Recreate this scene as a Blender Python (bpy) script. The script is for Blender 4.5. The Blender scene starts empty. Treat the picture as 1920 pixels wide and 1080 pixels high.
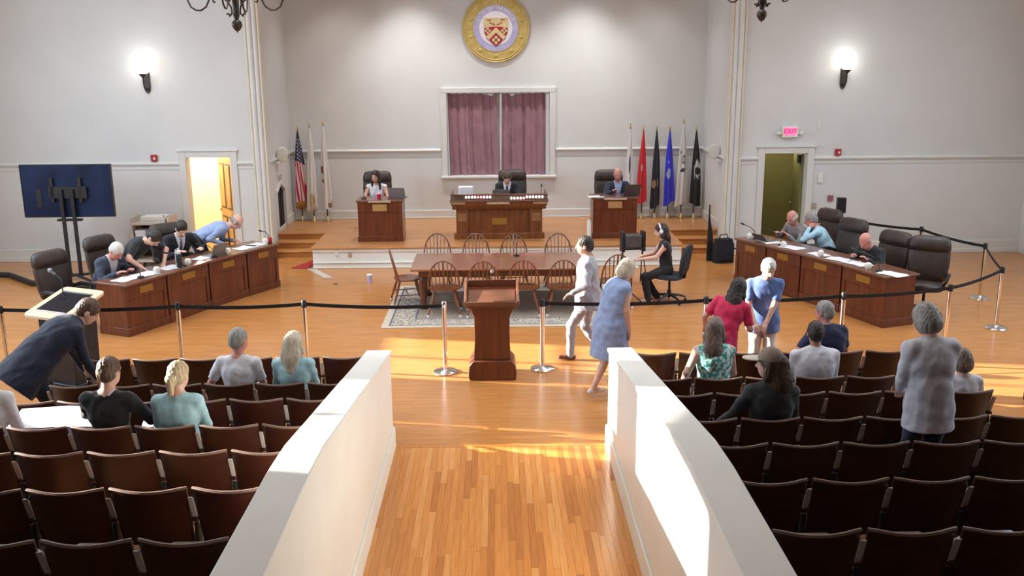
import bpy, bmesh, math, random
import numpy as np
from mathutils import Vector, Matrix

random.seed(7)
R = math.radians
SC = bpy.context.scene
COL = SC.collection

# ------------------------------------------------------------------ camera
F_PX, CAM_H = 1784.0, 4.2
PITCH, YAW, ROLL = R(13.55), R(0.8), R(0.42)
_fw = Vector((math.sin(YAW)*math.cos(PITCH), math.cos(YAW)*math.cos(PITCH), -math.sin(PITCH)))
_r0 = Vector((math.cos(YAW), -math.sin(YAW), 0))
_u0 = _r0.cross(_fw)
_rt = _r0*math.cos(ROLL) - _u0*math.sin(ROLL)
_up = _u0*math.cos(ROLL) + _r0*math.sin(ROLL)
camd = bpy.data.cameras.new('camera')
camd.sensor_width = 36.0
camd.lens = 36.0*F_PX/1920.0
camd.clip_end = 200
cam = bpy.data.objects.new('camera', camd)
M = Matrix((_rt, _up, -_fw)).transposed().to_4x4()
M.translation = (0, 0, CAM_H)
cam.matrix_world = M
COL.objects.link(cam)
SC.camera = cam

# ------------------------------------------------------------------ colour management, world, sun, daylight
SC.view_settings.view_transform = 'Standard'
SC.view_settings.look = 'None'
SC.view_settings.gamma = 1.0
SC.view_settings.use_curve_mapping = False
SC.view_settings.exposure = 0.22
W = bpy.data.worlds.new('world'); SC.world = W; W.use_nodes = True
bg = W.node_tree.nodes['Background']
bg.inputs[0].default_value = (0.62, 0.76, 1.0, 1); bg.inputs[1].default_value = 1.2

def lamp(name, kind, loc, energy, color=(1, 1, 1), size=None, size_y=None, to=None, spot=None, blend=None):
    d = bpy.data.lights.new(name, kind); d.energy = energy; d.color = color
    if kind == 'AREA':
        d.shape = 'RECTANGLE'; d.size = size; d.size_y = size_y or size
    elif kind == 'SUN':
        d.angle = size or R(0.6)
    else:
        d.shadow_soft_size = size or 0.1
    if kind == 'SPOT':
        d.spot_size = spot; d.spot_blend = blend
    o = bpy.data.objects.new(name, d); o.location = loc; COL.objects.link(o)
    if to is not None:
        o.rotation_euler = (Vector(to) - Vector(loc)).to_track_quat('-Z', 'Y').to_euler()
    return o

SUN_EL, SUN_SLOPE = 17.0, -0.19
_sd = Vector((1, SUN_SLOPE, -math.tan(R(SUN_EL))*math.hypot(1, SUN_SLOPE)))
lamp('sunlight', 'SUN', (-30, 16, 12), 24.0, (1.0, 0.92, 0.80), R(0.55), to=Vector((-30, 16, 12)) + _sd)
WX = 11.4            # half width of the hall
WIN_Y = [(8.8, 2.8, 5.62), (12.1, 1.1, 5.35), (15.15, 1.9, 6.4)]   # hall windows: centre, width, head height
for i, (wy, ww, wt) in enumerate(WIN_Y):
    for s in (-1, 1):
        lamp('window_daylight', 'AREA', (s*(WX-0.05), wy, (3.0+wt)/2), 215 if s < 0 else 85, (0.70, 0.85, 1.0), ww-0.1, wt-3.1,
             to=(0, wy, 1.4))
# ceiling fill lights added to brighten floor and lower walls (housings built below)
FILL_PANELS = [(x, y) for y in (9.0, 12.8, 16.4) for x in (-7.2, -2.4, 2.4, 7.2)]
for px, py in FILL_PANELS:
    lamp('ceiling_panel_light', 'AREA', (px, py, 7.52), 62 if py > 10 else 30, (0.88, 0.95, 1.0), 1.2, 0.6, to=(px, py, 0)).data.spread = R(120)
# lamps of the room: stage downlights in the alcove ceiling
for x, e in ((-2.0, 105), (2.0, 105), (0.0, 45), (-3.6, 30), (3.6, 30)):
    lamp('stage_downlight', 'SPOT', (x, 21.7, 6.6), e*4.4, (0.99, 0.98, 0.96), 0.15, to=(x, 22.3, 0.4), spot=R(88), blend=1.0)

# ------------------------------------------------------------------ helpers
def nodes_of(m):
    m.use_nodes = True
    return m.node_tree.nodes, m.node_tree.links

MATS = {}
def mat(name, col, rough=0.5, metal=0.0, var=0.10, scale=6.0, bump=0.0, bscale=40.0, stretch=(1, 1, 1), coat=0.0, col2=None,
        emit=None, spec=0.5, sheen=0.0):
    """A procedural material: a base colour broken up by noise, optional bump."""
    if name in MATS: return MATS[name]
    m = bpy.data.materials.new(name); MATS[name] = m
    n, l = nodes_of(m); b = n['Principled BSDF']
    b.inputs['Roughness'].default_value = rough
    b.inputs['Metallic'].default_value = metal
    b.inputs['Specular IOR Level'].default_value = spec
    if coat: b.inputs['Coat Weight'].default_value = coat; b.inputs['Coat Roughness'].default_value = 0.12
    if sheen: b.inputs['Sheen Weight'].default_value = sheen
    tc = n.new('ShaderNodeTexCoord'); mp = n.new('ShaderNodeMapping'); mp.inputs['Scale'].default_value = stretch
    l.new(tc.outputs['Object'], mp.inputs['Vector'])
    nz = n.new('ShaderNodeTexNoise'); nz.inputs['Scale'].default_value = scale; nz.inputs['Detail'].default_value = 5
    l.new(mp.outputs[0], nz.inputs['Vector'])
    mx = n.new('ShaderNodeMix'); mx.data_type = 'RGBA'
    if col2 is None: a = [c*(1-var) for c in col]; c2 = [min(1, c*(1+var)) for c in col]
    else: a, c2 = col, col2
    mx.inputs[6].default_value = (*a, 1); mx.inputs[7].default_value = (*c2, 1)
    rp = n.new('ShaderNodeMapRange'); rp.inputs[1].default_value = 0.32; rp.inputs[2].default_value = 0.68
    l.new(nz.outputs[0], rp.inputs[0]); l.new(rp.outputs[0], mx.inputs[0])
    l.new(mx.outputs[2], b.inputs['Base Color'])
    if bump:
        nb = n.new('ShaderNodeTexNoise'); nb.inputs['Scale'].default_value = bscale; nb.inputs['Detail'].default_value = 3
        l.new(mp.outputs[0], nb.inputs['Vector'])
        bp = n.new('ShaderNodeBump'); bp.inputs['Strength'].default_value = bump; bp.inputs['Distance'].default_value = 0.02
        l.new(nb.outputs[0], bp.inputs['Height']); l.new(bp.outputs[0], b.inputs['Normal'])
    if emit:
        b.inputs['Emission Color'].default_value = (*emit[0], 1); b.inputs['Emission Strength'].default_value = emit[1]
    return m

def tag(o, label=None, cat=None, group=None, kind=None):
    if label: o['label'] = label
    if cat: o['category'] = cat
    if group: o['group'] = group
    if kind: o['kind'] = kind
    return o

def empty(name, loc=(0, 0, 0), rz=0.0, label=None, cat=None, group=None, scale=1.0):
    o = bpy.data.objects.new(name, None); COL.objects.link(o)
    o.empty_display_size = 0.1
    o.location = loc; o.rotation_euler = (0, 0, rz); o.scale = (scale,)*3
    return tag(o, label, cat, group)

def dup(root, loc=None, rz=None, label=None, parent=None):
    c = root.copy(); COL.objects.link(c)
    if parent is not None: c.parent = parent
    if loc is not None: c.location = loc
    if rz is not None: c.rotation_euler = (0, 0, rz)
    if label: c['label'] = label
    for ch in KIDS.get(root.name, []):
        dup(ch, parent=c)
    return c
KIDS = {}
def own(o, parent):
    if parent is not None:
        o.parent = parent
        KIDS.setdefault(parent.name, []).append(o)
    return o

class MB:
    """Collects polygons; build() links them as one mesh object."""
    def __init__(s): s.v, s.f, s.uv = [], [], None
    def add(s, vs, fs):
        k = len(s.v); s.v += [tuple(v) for v in vs]; s.f += [tuple(i+k for i in f) for f in fs]; return s
    def box(s, c, d, m=None):
        x, y, z = (q/2 for q in d)
        vs = [Vector((a*x, b*y, e*z)) for a in (-1, 1) for b in (-1, 1) for e in (-1, 1)]
        if m is not None: vs = [m @ v for v in vs]
        c = Vector(c)
        return s.add([v+c for v in vs], [(0, 1, 3, 2), (4, 6, 7, 5), (0, 4, 5, 1), (2, 3, 7, 6), (0, 2, 6, 4), (1, 5, 7, 3)])
    def bx(s, x0, x1, y0, y1, z0, z1): return s.box(((x0+x1)/2, (y0+y1)/2, (z0+z1)/2), (x1-x0, y1-y0, z1-z0))
    def prism(s, pts, z0, z1):
        n = len(pts)
        s.add([(p[0], p[1], z0) for p in pts] + [(p[0], p[1], z1) for p in pts],
              [tuple(range(n-1, -1, -1)), tuple(range(n, 2*n))] + [(i, (i+1) % n, n+(i+1) % n, n+i) for i in range(n)])
        return s
    def extr(s, pts, axis, a, b):
        """pts in the plane normal to axis ('x': (y,z), 'y': (x,z)), extruded from a to b."""
        n = len(pts)
        g = (lambda p, t: (t, p[0], p[1])) if axis == 'x' else (lambda p, t: (p[0], t, p[1]))
        s.add([g(p, a) for p in pts] + [g(p, b) for p in pts],
              [tuple(range(n-1, -1, -1)), tuple(range(n, 2*n))] + [(i, (i+1) % n, n+(i+1) % n, n+i) for i in range(n)])
        return s
    def rings(s, rs, cap=True, closed=True):
        n = len(rs[0]); vs = [v for r in rs for v in r]; fs = []
        for k in range(len(rs)-1):
            for i in range(n if closed else n-1):
                j = (i+1) % n
                fs.append((k*n+i, k*n+j, (k+1)*n+j, (k+1)*n+i))
        if cap and closed:
            fs.append(tuple(range(n-1, -1, -1))); fs.append(tuple(range((len(rs)-1)*n, len(rs)*n)))
        return s.add(vs, fs)
    def tube(s, path, r, n=8, cap=True, flat=None):
        path = [Vector(p) for p in path]
        if not isinstance(r, (list, tuple)): r = [r]*len(path)
        rs, ref = [], None
        for i, p in enumerate(path):
            t = (path[min(i+1, len(path)-1)] - path[max(i-1, 0)]).normalized()
            if ref is None:
                ref = Vector((0, 0, 1)) if abs(t.z) < 0.9 else Vector((1, 0, 0))
            a = t.cross(ref)
            if a.length < 1e-4: a = t.cross(Vector((0.3, 1, 0.2)))
            a.normalize(); b = a.cross(t).normalized(); ref = b
            rs.append([p + a*math.cos(q)*r[i] + b*math.sin(q)*r[i] for q in [2*math.pi*k/n for k in range(n)]])
        return s.rings(rs, cap)
    def lathe(s, prof, c=(0, 0, 0), n=20, cap=True):
        c = Vector(c)
        return s.rings([[c + Vector((r*math.cos(q), r*math.sin(q), z)) for q in [2*math.pi*k/n for k in range(n)]] for r, z in prof], cap)
    def ball(s, c, r, n=16, m=10):
        if not isinstance(r, (list, tuple)): r = (r, r, r)
        c = Vector(c)
        return s.rings([[c + Vector((r[0]*math.sin(a)*math.cos(q), r[1]*math.sin(a)*math.sin(q), -r[2]*math.cos(a)))
                         for q in [2*math.pi*k/n for k in range(n)]] for a in [max(0.03, min(math.pi-0.03, math.pi*i/m)) for i in range(m+1)]])
    def build(s, name, material, parent=None, bevel=0.0, smooth=35, kind=None, label=None, cat=None, group=None, seg=2, loc=None, rz=None):
        me = bpy.data.meshes.new(name); me.from_pydata(s.v, [], s.f)
        bm = bmesh.new(); bm.from_mesh(me); bmesh.ops.recalc_face_normals(bm, faces=bm.faces); bm.to_mesh(me); bm.free()
        if s.uv is not None:
            u = me.uv_layers.new(name='UVMap')
            for lp in me.loops: u.data[lp.index].uv = s.uv[lp.vertex_index]
        if smooth:
            me.polygons.foreach_set('use_smooth', [True]*len(me.polygons)); me.set_sharp_from_angle(angle=R(smooth))
        o = bpy.data.objects.new(name, me); COL.objects.link(o)
        me.materials.append(material)
        own(o, parent)
        if loc is not None: o.location = loc
        if rz is not None: o.rotation_euler = (0, 0, rz)
        if bevel:
            b = o.modifiers.new('bevel', 'BEVEL'); b.width = bevel; b.segments = seg; b.limit_method = 'ANGLE'; b.angle_limit = R(40)
            b.harden_normals = False
        return tag(o, label, cat, group, kind)

def arc(cx, cz, r, a0, a1, n):
    return [(cx + r*math.cos(R(a0+(a1-a0)*i/n)), cz + r*math.sin(R(a0+(a1-a0)*i/n))) for i in range(n+1)]

# ------------------------------------------------------------------ materials
M_wall = mat('wall_paint', (0.685, 0.695, 0.69), 0.75, var=0.03, scale=1.2)
M_trim = mat('trim_paint', (0.70, 0.70, 0.675), 0.5, var=0.03, scale=2)
M_white = mat('white_paint', (0.81, 0.81, 0.77), 0.45, var=0.03, scale=2)
M_ceil = mat('ceiling_paint', (0.72, 0.68, 0.60), 0.9, var=0.03, scale=1)
M_darkmetal = mat('dark_bronze', (0.055, 0.045, 0.038), 0.45, 0.6, var=0.3, scale=12, bump=0.15)
M_black = mat('black_plastic', (0.012, 0.012, 0.014), 0.45, var=0.2)
M_blackfab = mat('black_fabric', (0.010, 0.010, 0.014), 0.9, var=0.3, scale=20, bump=0.2, bscale=200)
M_chrome = mat('chrome', (0.80, 0.80, 0.82), 0.14, 1.0, var=0.04)
M_greymetal = mat('grey_metal', (0.46, 0.44, 0.42), 0.45, 0.2, var=0.08)
M_brass = mat('brass', (0.78, 0.66, 0.42), 0.22, 1.0, var=0.06)
M_leather = mat('brown_leather', (0.040, 0.027, 0.023), 0.42, var=0.25, scale=9, bump=0.25, bscale=90)
M_mahog = mat('mahogany', (0.092, 0.022, 0.010), 0.30, var=0.35, scale=3.0, stretch=(5, 5, 0.6), coat=0.35, col2=(0.16, 0.042, 0.017))
M_mahogtop = mat('mahogany_top', (0.14, 0.055, 0.032), 0.28, scale=3.0, stretch=(0.6, 5, 5), coat=0.4, col2=(0.20, 0.085, 0.05))
M_oakdesk = mat('walnut_desk', (0.12, 0.037, 0.012), 0.32, scale=3.0, stretch=(4, 4, 0.7), coat=0.3, col2=(0.21, 0.070, 0.022))
M_gold = mat('gold_plate', (0.34, 0.17, 0.03), 0.45, 0.25, var=0.15, scale=14)
M_windsor = mat('chair_wood', (0.15, 0.045, 0.018), 0.35, scale=8.0, stretch=(3, 3, 1), coat=0.3, col2=(0.22, 0.075, 0.03))
M_tabwood = mat('table_wood', (0.24, 0.085, 0.036), 0.25, scale=2.5, stretch=(0.7, 6, 6), coat=0.5, col2=(0.33, 0.13, 0.06))
M_seatwood = mat('seat_plywood', (0.030, 0.0066, 0.0042), 0.36, scale=3.0, stretch=(1, 1, 5), col2=(0.050, 0.0108, 0.0062), coat=0.2)
M_seatedge = mat('seat_edge', (0.20, 0.13, 0.105), 0.45, var=0.15)
M_lightwood = mat('maple', (0.72, 0.56, 0.36), 0.4, scale=3.0, stretch=(1, 6, 6), col2=(0.80, 0.65, 0.44))
M_paper = mat('paper', (0.76, 0.76, 0.80), 0.8, var=0.04)
M_skinA = mat('skin_fair', (0.62, 0.36, 0.27), 0.5, var=0.08, scale=14)
M_curtain = mat('mauve_curtain', (0.30, 0.155, 0.185), 0.85, var=0.14, scale=5, sheen=0.3, bump=0.1, bscale=250)

def wood_floor(name, along, c1, c2, width=0.057, rough=0.22):
    """strip floor: bricks texture of long thin strips; along = 'x' or 'y'"""
    m = bpy.data.materials.new(name); n, l = nodes_of(m); b = n['Principled BSDF']
    tc = n.new('ShaderNodeTexCoord'); mp = n.new('ShaderNodeMapping')
    if along == 'y': mp.inputs['Rotation'].default_value = (0, 0, R(90))
    l.new(tc.outputs['Object'], mp.inputs['Vector'])
    br = n.new('ShaderNodeTexBrick'); br.inputs['Scale'].default_value = 1.0
    br.inputs['Brick Width'].default_value = 1.1; br.inputs['Row Height'].default_value = width
    br.inputs['Mortar Size'].default_value = 0.0012; br.inputs['Bias'].default_value = -0.1; br.offset = 0.37
    br.inputs['Color1'].default_value = (*c1, 1); br.inputs['Color2'].default_value = (*c2, 1)
    br.inputs['Mortar'].default_value = (c1[0]*0.62, c1[1]*0.58, c1[2]*0.52, 1)
    l.new(mp.outputs[0], br.inputs['Vector'])
    mp2 = n.new('ShaderNodeMapping'); mp2.inputs['Scale'].default_value = (1.3, 22, 1)
    l.new(mp.outputs[0], mp2.inputs['Vector'])
    nz = n.new('ShaderNodeTexNoise'); nz.inputs['Scale'].default_value = 1.6; nz.inputs['Detail'].default_value = 6
    l.new(mp2.outputs[0], nz.inputs['Vector'])
    mr = n.new('ShaderNodeMapRange'); mr.inputs[1].default_value = 0.3; mr.inputs[2].default_value = 0.75
    mr.inputs[3].default_value = 0.74; mr.inputs[4].default_value = 1.12
    l.new(nz.outputs[0], mr.inputs[0])
    mx = n.new('ShaderNodeMix'); mx.data_type = 'RGBA'; mx.blend_type = 'MULTIPLY'; mx.inputs[0].default_value = 1
    l.new(br.outputs['Color'], mx.inputs[6]); l.new(mr.outputs[0], mx.inputs[7])
    l.new(mx.outputs[2], b.inputs['Base Color'])
    b.inputs['Roughness'].default_value = rough; b.inputs['Specular IOR Level'].default_value = 0.42
    MATS[name] = m
    return m
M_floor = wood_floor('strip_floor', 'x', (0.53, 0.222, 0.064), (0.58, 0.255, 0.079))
M_stagefl = wood_floor('stage_floor_wood', 'x', (0.53, 0.235, 0.085), (0.60, 0.285, 0.11), rough=0.3)
# ================================================================== THE SETTING
SZ = 0.435           # stage height
PW = 20.35           # plane of the walls beside the stage
BW = 23.0            # back wall of the stage
AW = 4.95            # half width of the stage alcove
CEIL = 7.6
def struct(mb, name, m, parent=None, **k):
    return mb.build(name, m, parent, kind=None if parent else 'structure', **k)

floor = struct(MB().bx(-WX, WX, -4, 20.36, -0.2, 0).bx(-AW-.2, AW+.2, 20.36, BW, -0.2, 0), 'floor', M_floor)
# aisle: strips laid lengthwise, each a plank of its own
PLK = [mat('aisle_plank_%s' % n, c, 0.2, scale=2.2, stretch=(22, 1.2, 1), col2=[q*1.28 for q in c], spec=0.42) for n, c in
       (('honey', (0.52, 0.215, 0.055)), ('amber', (0.47, 0.185, 0.046)), ('tan', (0.56, 0.255, 0.080)), ('brown', (0.40, 0.150, 0.038)))]
_meshes = {}
npl, pw = 38, 2.36/38
for i in range(npl):
    y = 5.3 - random.random()*0.9
    while y < 9.86:
        L = random.choice((0.9, 1.2, 1.5, 1.8)); y1 = min(y+L, 9.86)
        if 9.86 - y1 < 0.35: y1 = 9.86
        L = round(y1-y, 3); q = random.choice((0, 0, 0, 1, 1, 2, 2, 3))
        key = (L, q)
        if key not in _meshes:
            o = MB().box((0, 0, 0), (pw-0.0016, L-0.0016, 0.012)).build('plank', PLK[q], floor, smooth=0)
            _meshes[key] = o.data
        else:
            o = bpy.data.objects.new('plank', _meshes[key]); COL.objects.link(o); own(o, floor)
        o.location = (-1.18 + pw*(i+0.5), (y+y1)/2, 0.005)
        y = y1
MB().bx(-1.18, 1.18, 9.862, 9.93, 0, 0.012).build('threshold_plank', PLK[1], floor)

ceil = struct(MB().bx(-WX-.3, WX+.3, -4.3, PW, CEIL, CEIL+0.2), 'ceiling', M_ceil)
struct(MB().bx(-AW-.3, AW+.3, PW, BW+.3, 6.7, 6.9), 'ceiling_stage', M_ceil)
M_ceildark = M_ceil
struct(MB().bx(-WX-.3, WX+.3, -4.3, -4, 0, CEIL), 'wall_rear', mat('rear_panelling', (0.10, 0.06, 0.04), 0.6, var=0.2))  # unseen rear wall, made dark to cut the bounce on the seat backs

# seating tiers
ROWS = [10.5, 9.6, 8.62, 7.68, 6.75, 5.82, 4.88]
TIER = [0, 0, 0.18, 0.29, 0.45, 0.585, 0.715]
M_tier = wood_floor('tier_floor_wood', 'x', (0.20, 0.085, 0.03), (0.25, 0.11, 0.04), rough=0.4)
for s in (-1, 1):
    for k in range(2, 7):
        y0, y1 = ROWS[k]-0.13, ROWS[k-1]-0.13
        x0, x1 = sorted((s*1.41, s*5.2))
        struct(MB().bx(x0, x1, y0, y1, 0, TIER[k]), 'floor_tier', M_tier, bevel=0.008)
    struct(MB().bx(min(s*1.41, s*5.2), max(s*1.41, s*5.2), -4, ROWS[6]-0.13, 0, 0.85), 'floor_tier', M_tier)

# low walls along the aisle
prof = [(9.9, 0), (9.9, 1.08), (5.95, 1.66), (5.45, 1.69), (-3.9, 1.69), (-3.9, 0)]
def cap_prof(t0, t1):
    top = [(9.93, 1.08), (5.95, 1.66), (5.45, 1.69), (-3.9, 1.69)]
    return [(y, z+t0) for y, z in top] + [(y, z+t1) for y, z in reversed(top)]
for s, side in ((-1, 'left'), (1, 'right')):
    w = struct(MB().extr(prof, 'x', s*1.19, s*1.42), 'wall_aisle_'+side, M_white)
    MB().extr(cap_prof(0, 0.045), 'x', s*1.175, s*1.445).build('cap', M_white, w, bevel=0.008)
    MB().extr([(9.925, 0), (9.925, 0.22), (9.9, 0.245), (-3.9, 0.245), (-3.9, 0)], 'x', s*1.165, s*1.19).build('baseboard', M_white, w, bevel=0.006)
    MB().extr([(s*1.165, 0), (s*1.44, 0), (s*1.44, 0.22), (s*1.42, 0.245), (s*1.19, 0.245), (s*1.165, 0.22)], 'y', 9.9, 9.93).build('end_baseboard', M_white, w, bevel=0.006)

# walls beside the stage, with a doorway each
DOORS = {-1: (-6.61, -5.67, 2.21), 1: (5.71, 6.63, 2.19)}
for s, side in ((-1, 'left'), (1, 'right')):
    d0, d1, dh = DOORS[s]
    xa, xb = sorted((s*WX, s*4.9))
    m = MB().bx(xa, d0, PW, PW+0.25, 0, CEIL).bx(d1, xb, PW, PW+0.25, 0, CEIL).bx(d0, d1, PW, PW+0.25, dh, CEIL)
    struct(m, 'wall_front_'+side, M_wall)
    # casing
    c = struct(MB().bx(d0-0.14, d0, PW-0.035, PW, 0, dh+0.13), 'trim_door_casing', M_trim, bevel=0.01)
    MB().bx(d1, d1+0.14, PW-0.035, PW, 0, dh+0.13).build('casing_jamb', M_trim, c, bevel=0.01)
    MB().bx(d0, d1, PW-0.035, PW, dh, dh+0.13).build('casing_head', M_trim, c, bevel=0.01)
    MB().bx(d0-0.17, d1+0.17, PW-0.06, PW, dh+0.13, dh+0.165).build('casing_cornice', M_trim, c, bevel=0.008)
    # rail and baseboard
    segs = [(xa, d0-0.14), (d1+0.14, xb)]
    for a, b in segs:
        r = struct(MB().extr([(PW, 2.05), (PW-0.035, 2.06), (PW-0.045, 2.09), (PW-0.03, 2.115), (PW, 2.125)], 'x', a, b), 'trim_rail', M_trim)
        MB().bx(a, b, PW-0.012, PW, 1.965, 2.0).build('rail_bead', M_trim, r)
        struct(MB().bx(a, b, PW-0.03, PW, 0, 0.27), 'baseboard_front', M_trim, bevel=0.012)
        struct(MB().bx(a, b, PW-0.045, PW-0.03, 0, 0.09), 'baseboard_shoe', M_trim, bevel=0.006)
# header above the stage opening
struct(MB().bx(-4.9, 4.9, PW, PW+0.25, 6.35, CEIL), 'wall_stage_header', M_wall)

# proscenium mouldings
for s in (-1, 1):
    c = struct(MB().bx(*sorted((s*4.86, s*5.18)), PW-0.06, PW, 0, CEIL), 'trim_proscenium', M_trim, bevel=0.008)
    for a, w, d in ((4.885, 0.028, 0.05), (5.155, 0.028, 0.05), (4.965, 0.05, 0.028), (5.07, 0.06, 0.03)):
        MB().tube([(s*a, PW-0.055, 0.0), (s*a, PW-0.055, CEIL)], w, 12).build('moulding_rib', M_trim if d < 0.04 else mat('cream_bead', (0.72, 0.67, 0.53), 0.5, var=0.04), c)
    MB().bx(*sorted((s*4.83, s*5.21)), PW-0.09, PW, 0, 0.32).build('plinth', M_trim, c, bevel=0.012)

# stage alcove
struct(MB().bx(-AW-0.25, -1.2, BW, BW+0.3, 0, 6.8).bx(1.25, AW+0.25, BW, BW+0.3, 0, 6.8).bx(-1.2, 1.25, BW, BW+0.3, 0, 1.46)
       .bx(-1.2, 1.25, BW, BW+0.3, 3.42, 6.8), 'wall_stage_back', M_wall)
struct(MB().bx(AW, AW+0.25, PW+0.25, BW, 0, 6.8), 'wall_stage_right', M_wall)
ny0, ny1, nz0, nz1 = 21.22, 22.02, 0.50, 1.30
struct(MB().bx(-AW-0.25, -AW, PW+0.25, ny0, 0, 6.8).bx(-AW-0.25, -AW, ny1, BW, 0, 6.8).bx(-AW-0.25, -AW, ny0, ny1, 0, nz0)
       .extr([(ny0, nz1), ((ny0+ny1)/2, nz1+0.17), (ny1, nz1), (ny1, 6.8), (ny0, 6.8)], 'x', -AW-0.25, -AW), 'wall_stage_left', M_wall)
M_openshade = mat('dark_passage', (0.012, 0.012, 0.014), 0.9)  # flat near-black sheet stands for the shade inside the arched opening
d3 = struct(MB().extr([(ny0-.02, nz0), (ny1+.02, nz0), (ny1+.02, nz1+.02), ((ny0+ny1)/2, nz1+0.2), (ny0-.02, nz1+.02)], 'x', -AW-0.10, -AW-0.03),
            'door_3', M_openshade)
def fr(a, b):
    a, b = Vector(a), Vector(b); t = (b-a).normalized(); nrm = Vector((-t.y, t.x))*0.085
    return MB().extr([tuple(a), tuple(b), tuple(b+nrm), tuple(a+nrm)], 'x', -AW-0.005, -AW+0.035)
mid = ((ny0+ny1)/2, nz1+0.17)
for a, b in (((ny0, nz0), (ny0, nz1)), ((ny0, nz1), mid), (mid, (ny1, nz1)), ((ny1, nz1), (ny1, nz0))):
    fr(a, b).build('frame_piece', M_trim, d3, bevel=0.006)
for y in (21.45, 21.72):
    MB().bx(-AW-0.03, -AW-0.015, y, y+0.03, nz0, nz1+0.05).build('grille_bar', M_black, d3)

# rails, baseboards on the stage walls
def rail_prof(y): return [(y, 2.03), (y-0.035, 2.04), (y-0.05, 2.075), (y-0.035, 2.10), (y, 2.11)]
for a, b in ((-AW, -1.36), (1.40, AW)):
    r = struct(MB().extr(rail_prof(BW), 'x', a, b), 'trim_stage_rail', M_trim)
    MB().bx(a, b, BW-0.012, BW, 1.93, 1.97).build('rail_bead', M_trim, r)
struct(MB().bx(-AW, AW, BW-0.03, BW, SZ, SZ+0.20), 'baseboard_stage', M_trim, bevel=0.012)
struct(MB().bx(-AW, AW, BW-0.05, BW-0.03, SZ, SZ+0.03), 'baseboard_stage_shoe', M_trim, bevel=0.006)
for s in (-1, 1):
    struct(MB().bx(*sorted((s*AW, s*(AW-0.05))), PW+0.3, BW, 2.04, 2.10), 'trim_side_rail', M_trim, bevel=0.012)
    struct(MB().bx(*sorted((s*AW, s*(AW-0.03))), 21.15 if s > 0 else 22.13, BW, SZ, SZ+0.2), 'baseboard_side', M_trim, bevel=0.01)

# stage: platform, apron, steps
st = struct(MB().bx(-3.85, 3.80, 19.37, 21.15, 0, SZ-0.04).bx(-AW, AW, 21.15, BW, 0, SZ-0.04), 'floor_stage_body', M_white)
MB().prism([(-3.88, 19.33), (3.83, 19.33), (3.83, 21.1), (AW, 21.1), (AW, BW), (-AW, BW), (-AW, 21.1), (-3.88, 21.1)], SZ-0.04, SZ).build('stage_floor', M_stagefl, st, bevel=0.008)
for z0, z1, d in ((0, 0.10, 0.03), (0.10, 0.125, 0.045), (SZ-0.10, SZ-0.04, 0.02), (0.0, 0.02, 0.05)):
    MB().bx(-3.85, 3.80, 19.37-d, 19.37, z0, z1).build('apron_moulding', M_white, st, bevel=0.006)
M_step = mat('step_wood', (0.36, 0.135, 0.034), 0.3, scale=2.5, stretch=(1, 6, 6), col2=(0.44, 0.18, 0.05))
M_tread = mat('tread_wood', (0.50, 0.22, 0.07), 0.3, scale=2.5, stretch=(1, 8, 6), col2=(0.58, 0.28, 0.10))
for s in (-1, 1):
    xa, xb = sorted((s*3.86, s*4.92))
    stp = struct(MB().bx(xa, xb, 20.50, 21.1, 0, 0.115), 'floor_stage_steps', M_step)
    MB().bx(xa, xb, 20.47, 20.83, 0.115, 0.145).build('tread', M_tread, stp, bevel=0.006)
    MB().bx(xa, xb, 20.80, 21.1, 0.115, 0.26).build('riser', M_step, stp)
    MB().bx(xa, xb, 20.77, 21.13, 0.26, 0.29).build('tread', M_tread, stp, bevel=0.006)
    MB().bx(xa, xb, 21.12, 21.14, 0.145, SZ-0.04).build('riser', M_step, stp)

# stage window with frame
w1 = struct(MB().bx(-1.335, -1.2, BW-0.05, BW+0.02, 1.44, 3.54), 'window_1', M_trim, bevel=0.012)
MB().bx(1.25, 1.385, BW-0.05, BW+0.02, 1.44, 3.54).build('frame_jamb', M_trim, w1, bevel=0.012)
MB().bx(-1.335, 1.385, BW-0.055, BW+0.02, 3.42, 3.545).build('frame_head', M_trim, w1, bevel=0.012)
MB().bx(-1.36, 1.41, BW-0.10, BW+0.02, 1.40, 1.46).build('window_sill', M_trim, w1, bevel=0.012)
M_blind = mat('window_blind', (0.80, 0.79, 0.76), 0.8, var=0.03, emit=((0.95, 0.97, 1.0), 0.25))  # faint glow put into the blind stands for daylight behind it
MB().bx(-1.2, 1.25, BW+0.26, BW+0.29, 1.44, 3.44).build('blind', M_blind, w1)
MB().bx(-0.02, 0.06, BW+0.18, BW+0.24, 1.44, 3.44).build('mullion', M_trim, w1)

# hall side walls with tall windows (daylight enters here)
for s, side in ((-1, 'left'), (1, 'right')):
    x0, x1 = sorted((s*WX, s*(WX+0.3)))
    m = MB().bx(x0, x1, -4, PW+0.25, 0, 3.0); y = -4.0
    for wy, ww, wt in WIN_Y:
        m.bx(x0, x1, y, wy-ww/2, 3.0, CEIL); m.bx(x0, x1, wy-ww/2, wy+ww/2, wt, CEIL); y = wy+ww/2
    m.bx(x0, x1, y, PW+0.25, 3.0, CEIL)
    struct(m, 'wall_'+side, M_wall)
    for i, (wy, ww, wt) in enumerate(WIN_Y):
        w = struct(MB().bx(*sorted((s*(WX-0.06), s*(WX+0.05))), wy-ww/2-0.12, wy+ww/2+0.12, 2.93, 3.0), 'window_%d' % (2+i+(0 if s < 0 else 3)), M_trim)
        MB().bx(x0+.1, x1-.1, wy-0.03, wy+0.03, 3.0, wt).build('mullion', M_trim, w)
        for z in (3.9, 4.75):
            MB().bx(x0+.1, x1-.1, wy-ww/2, wy+ww/2, z-0.02, z+0.02).build('muntin', M_trim, w)

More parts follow.
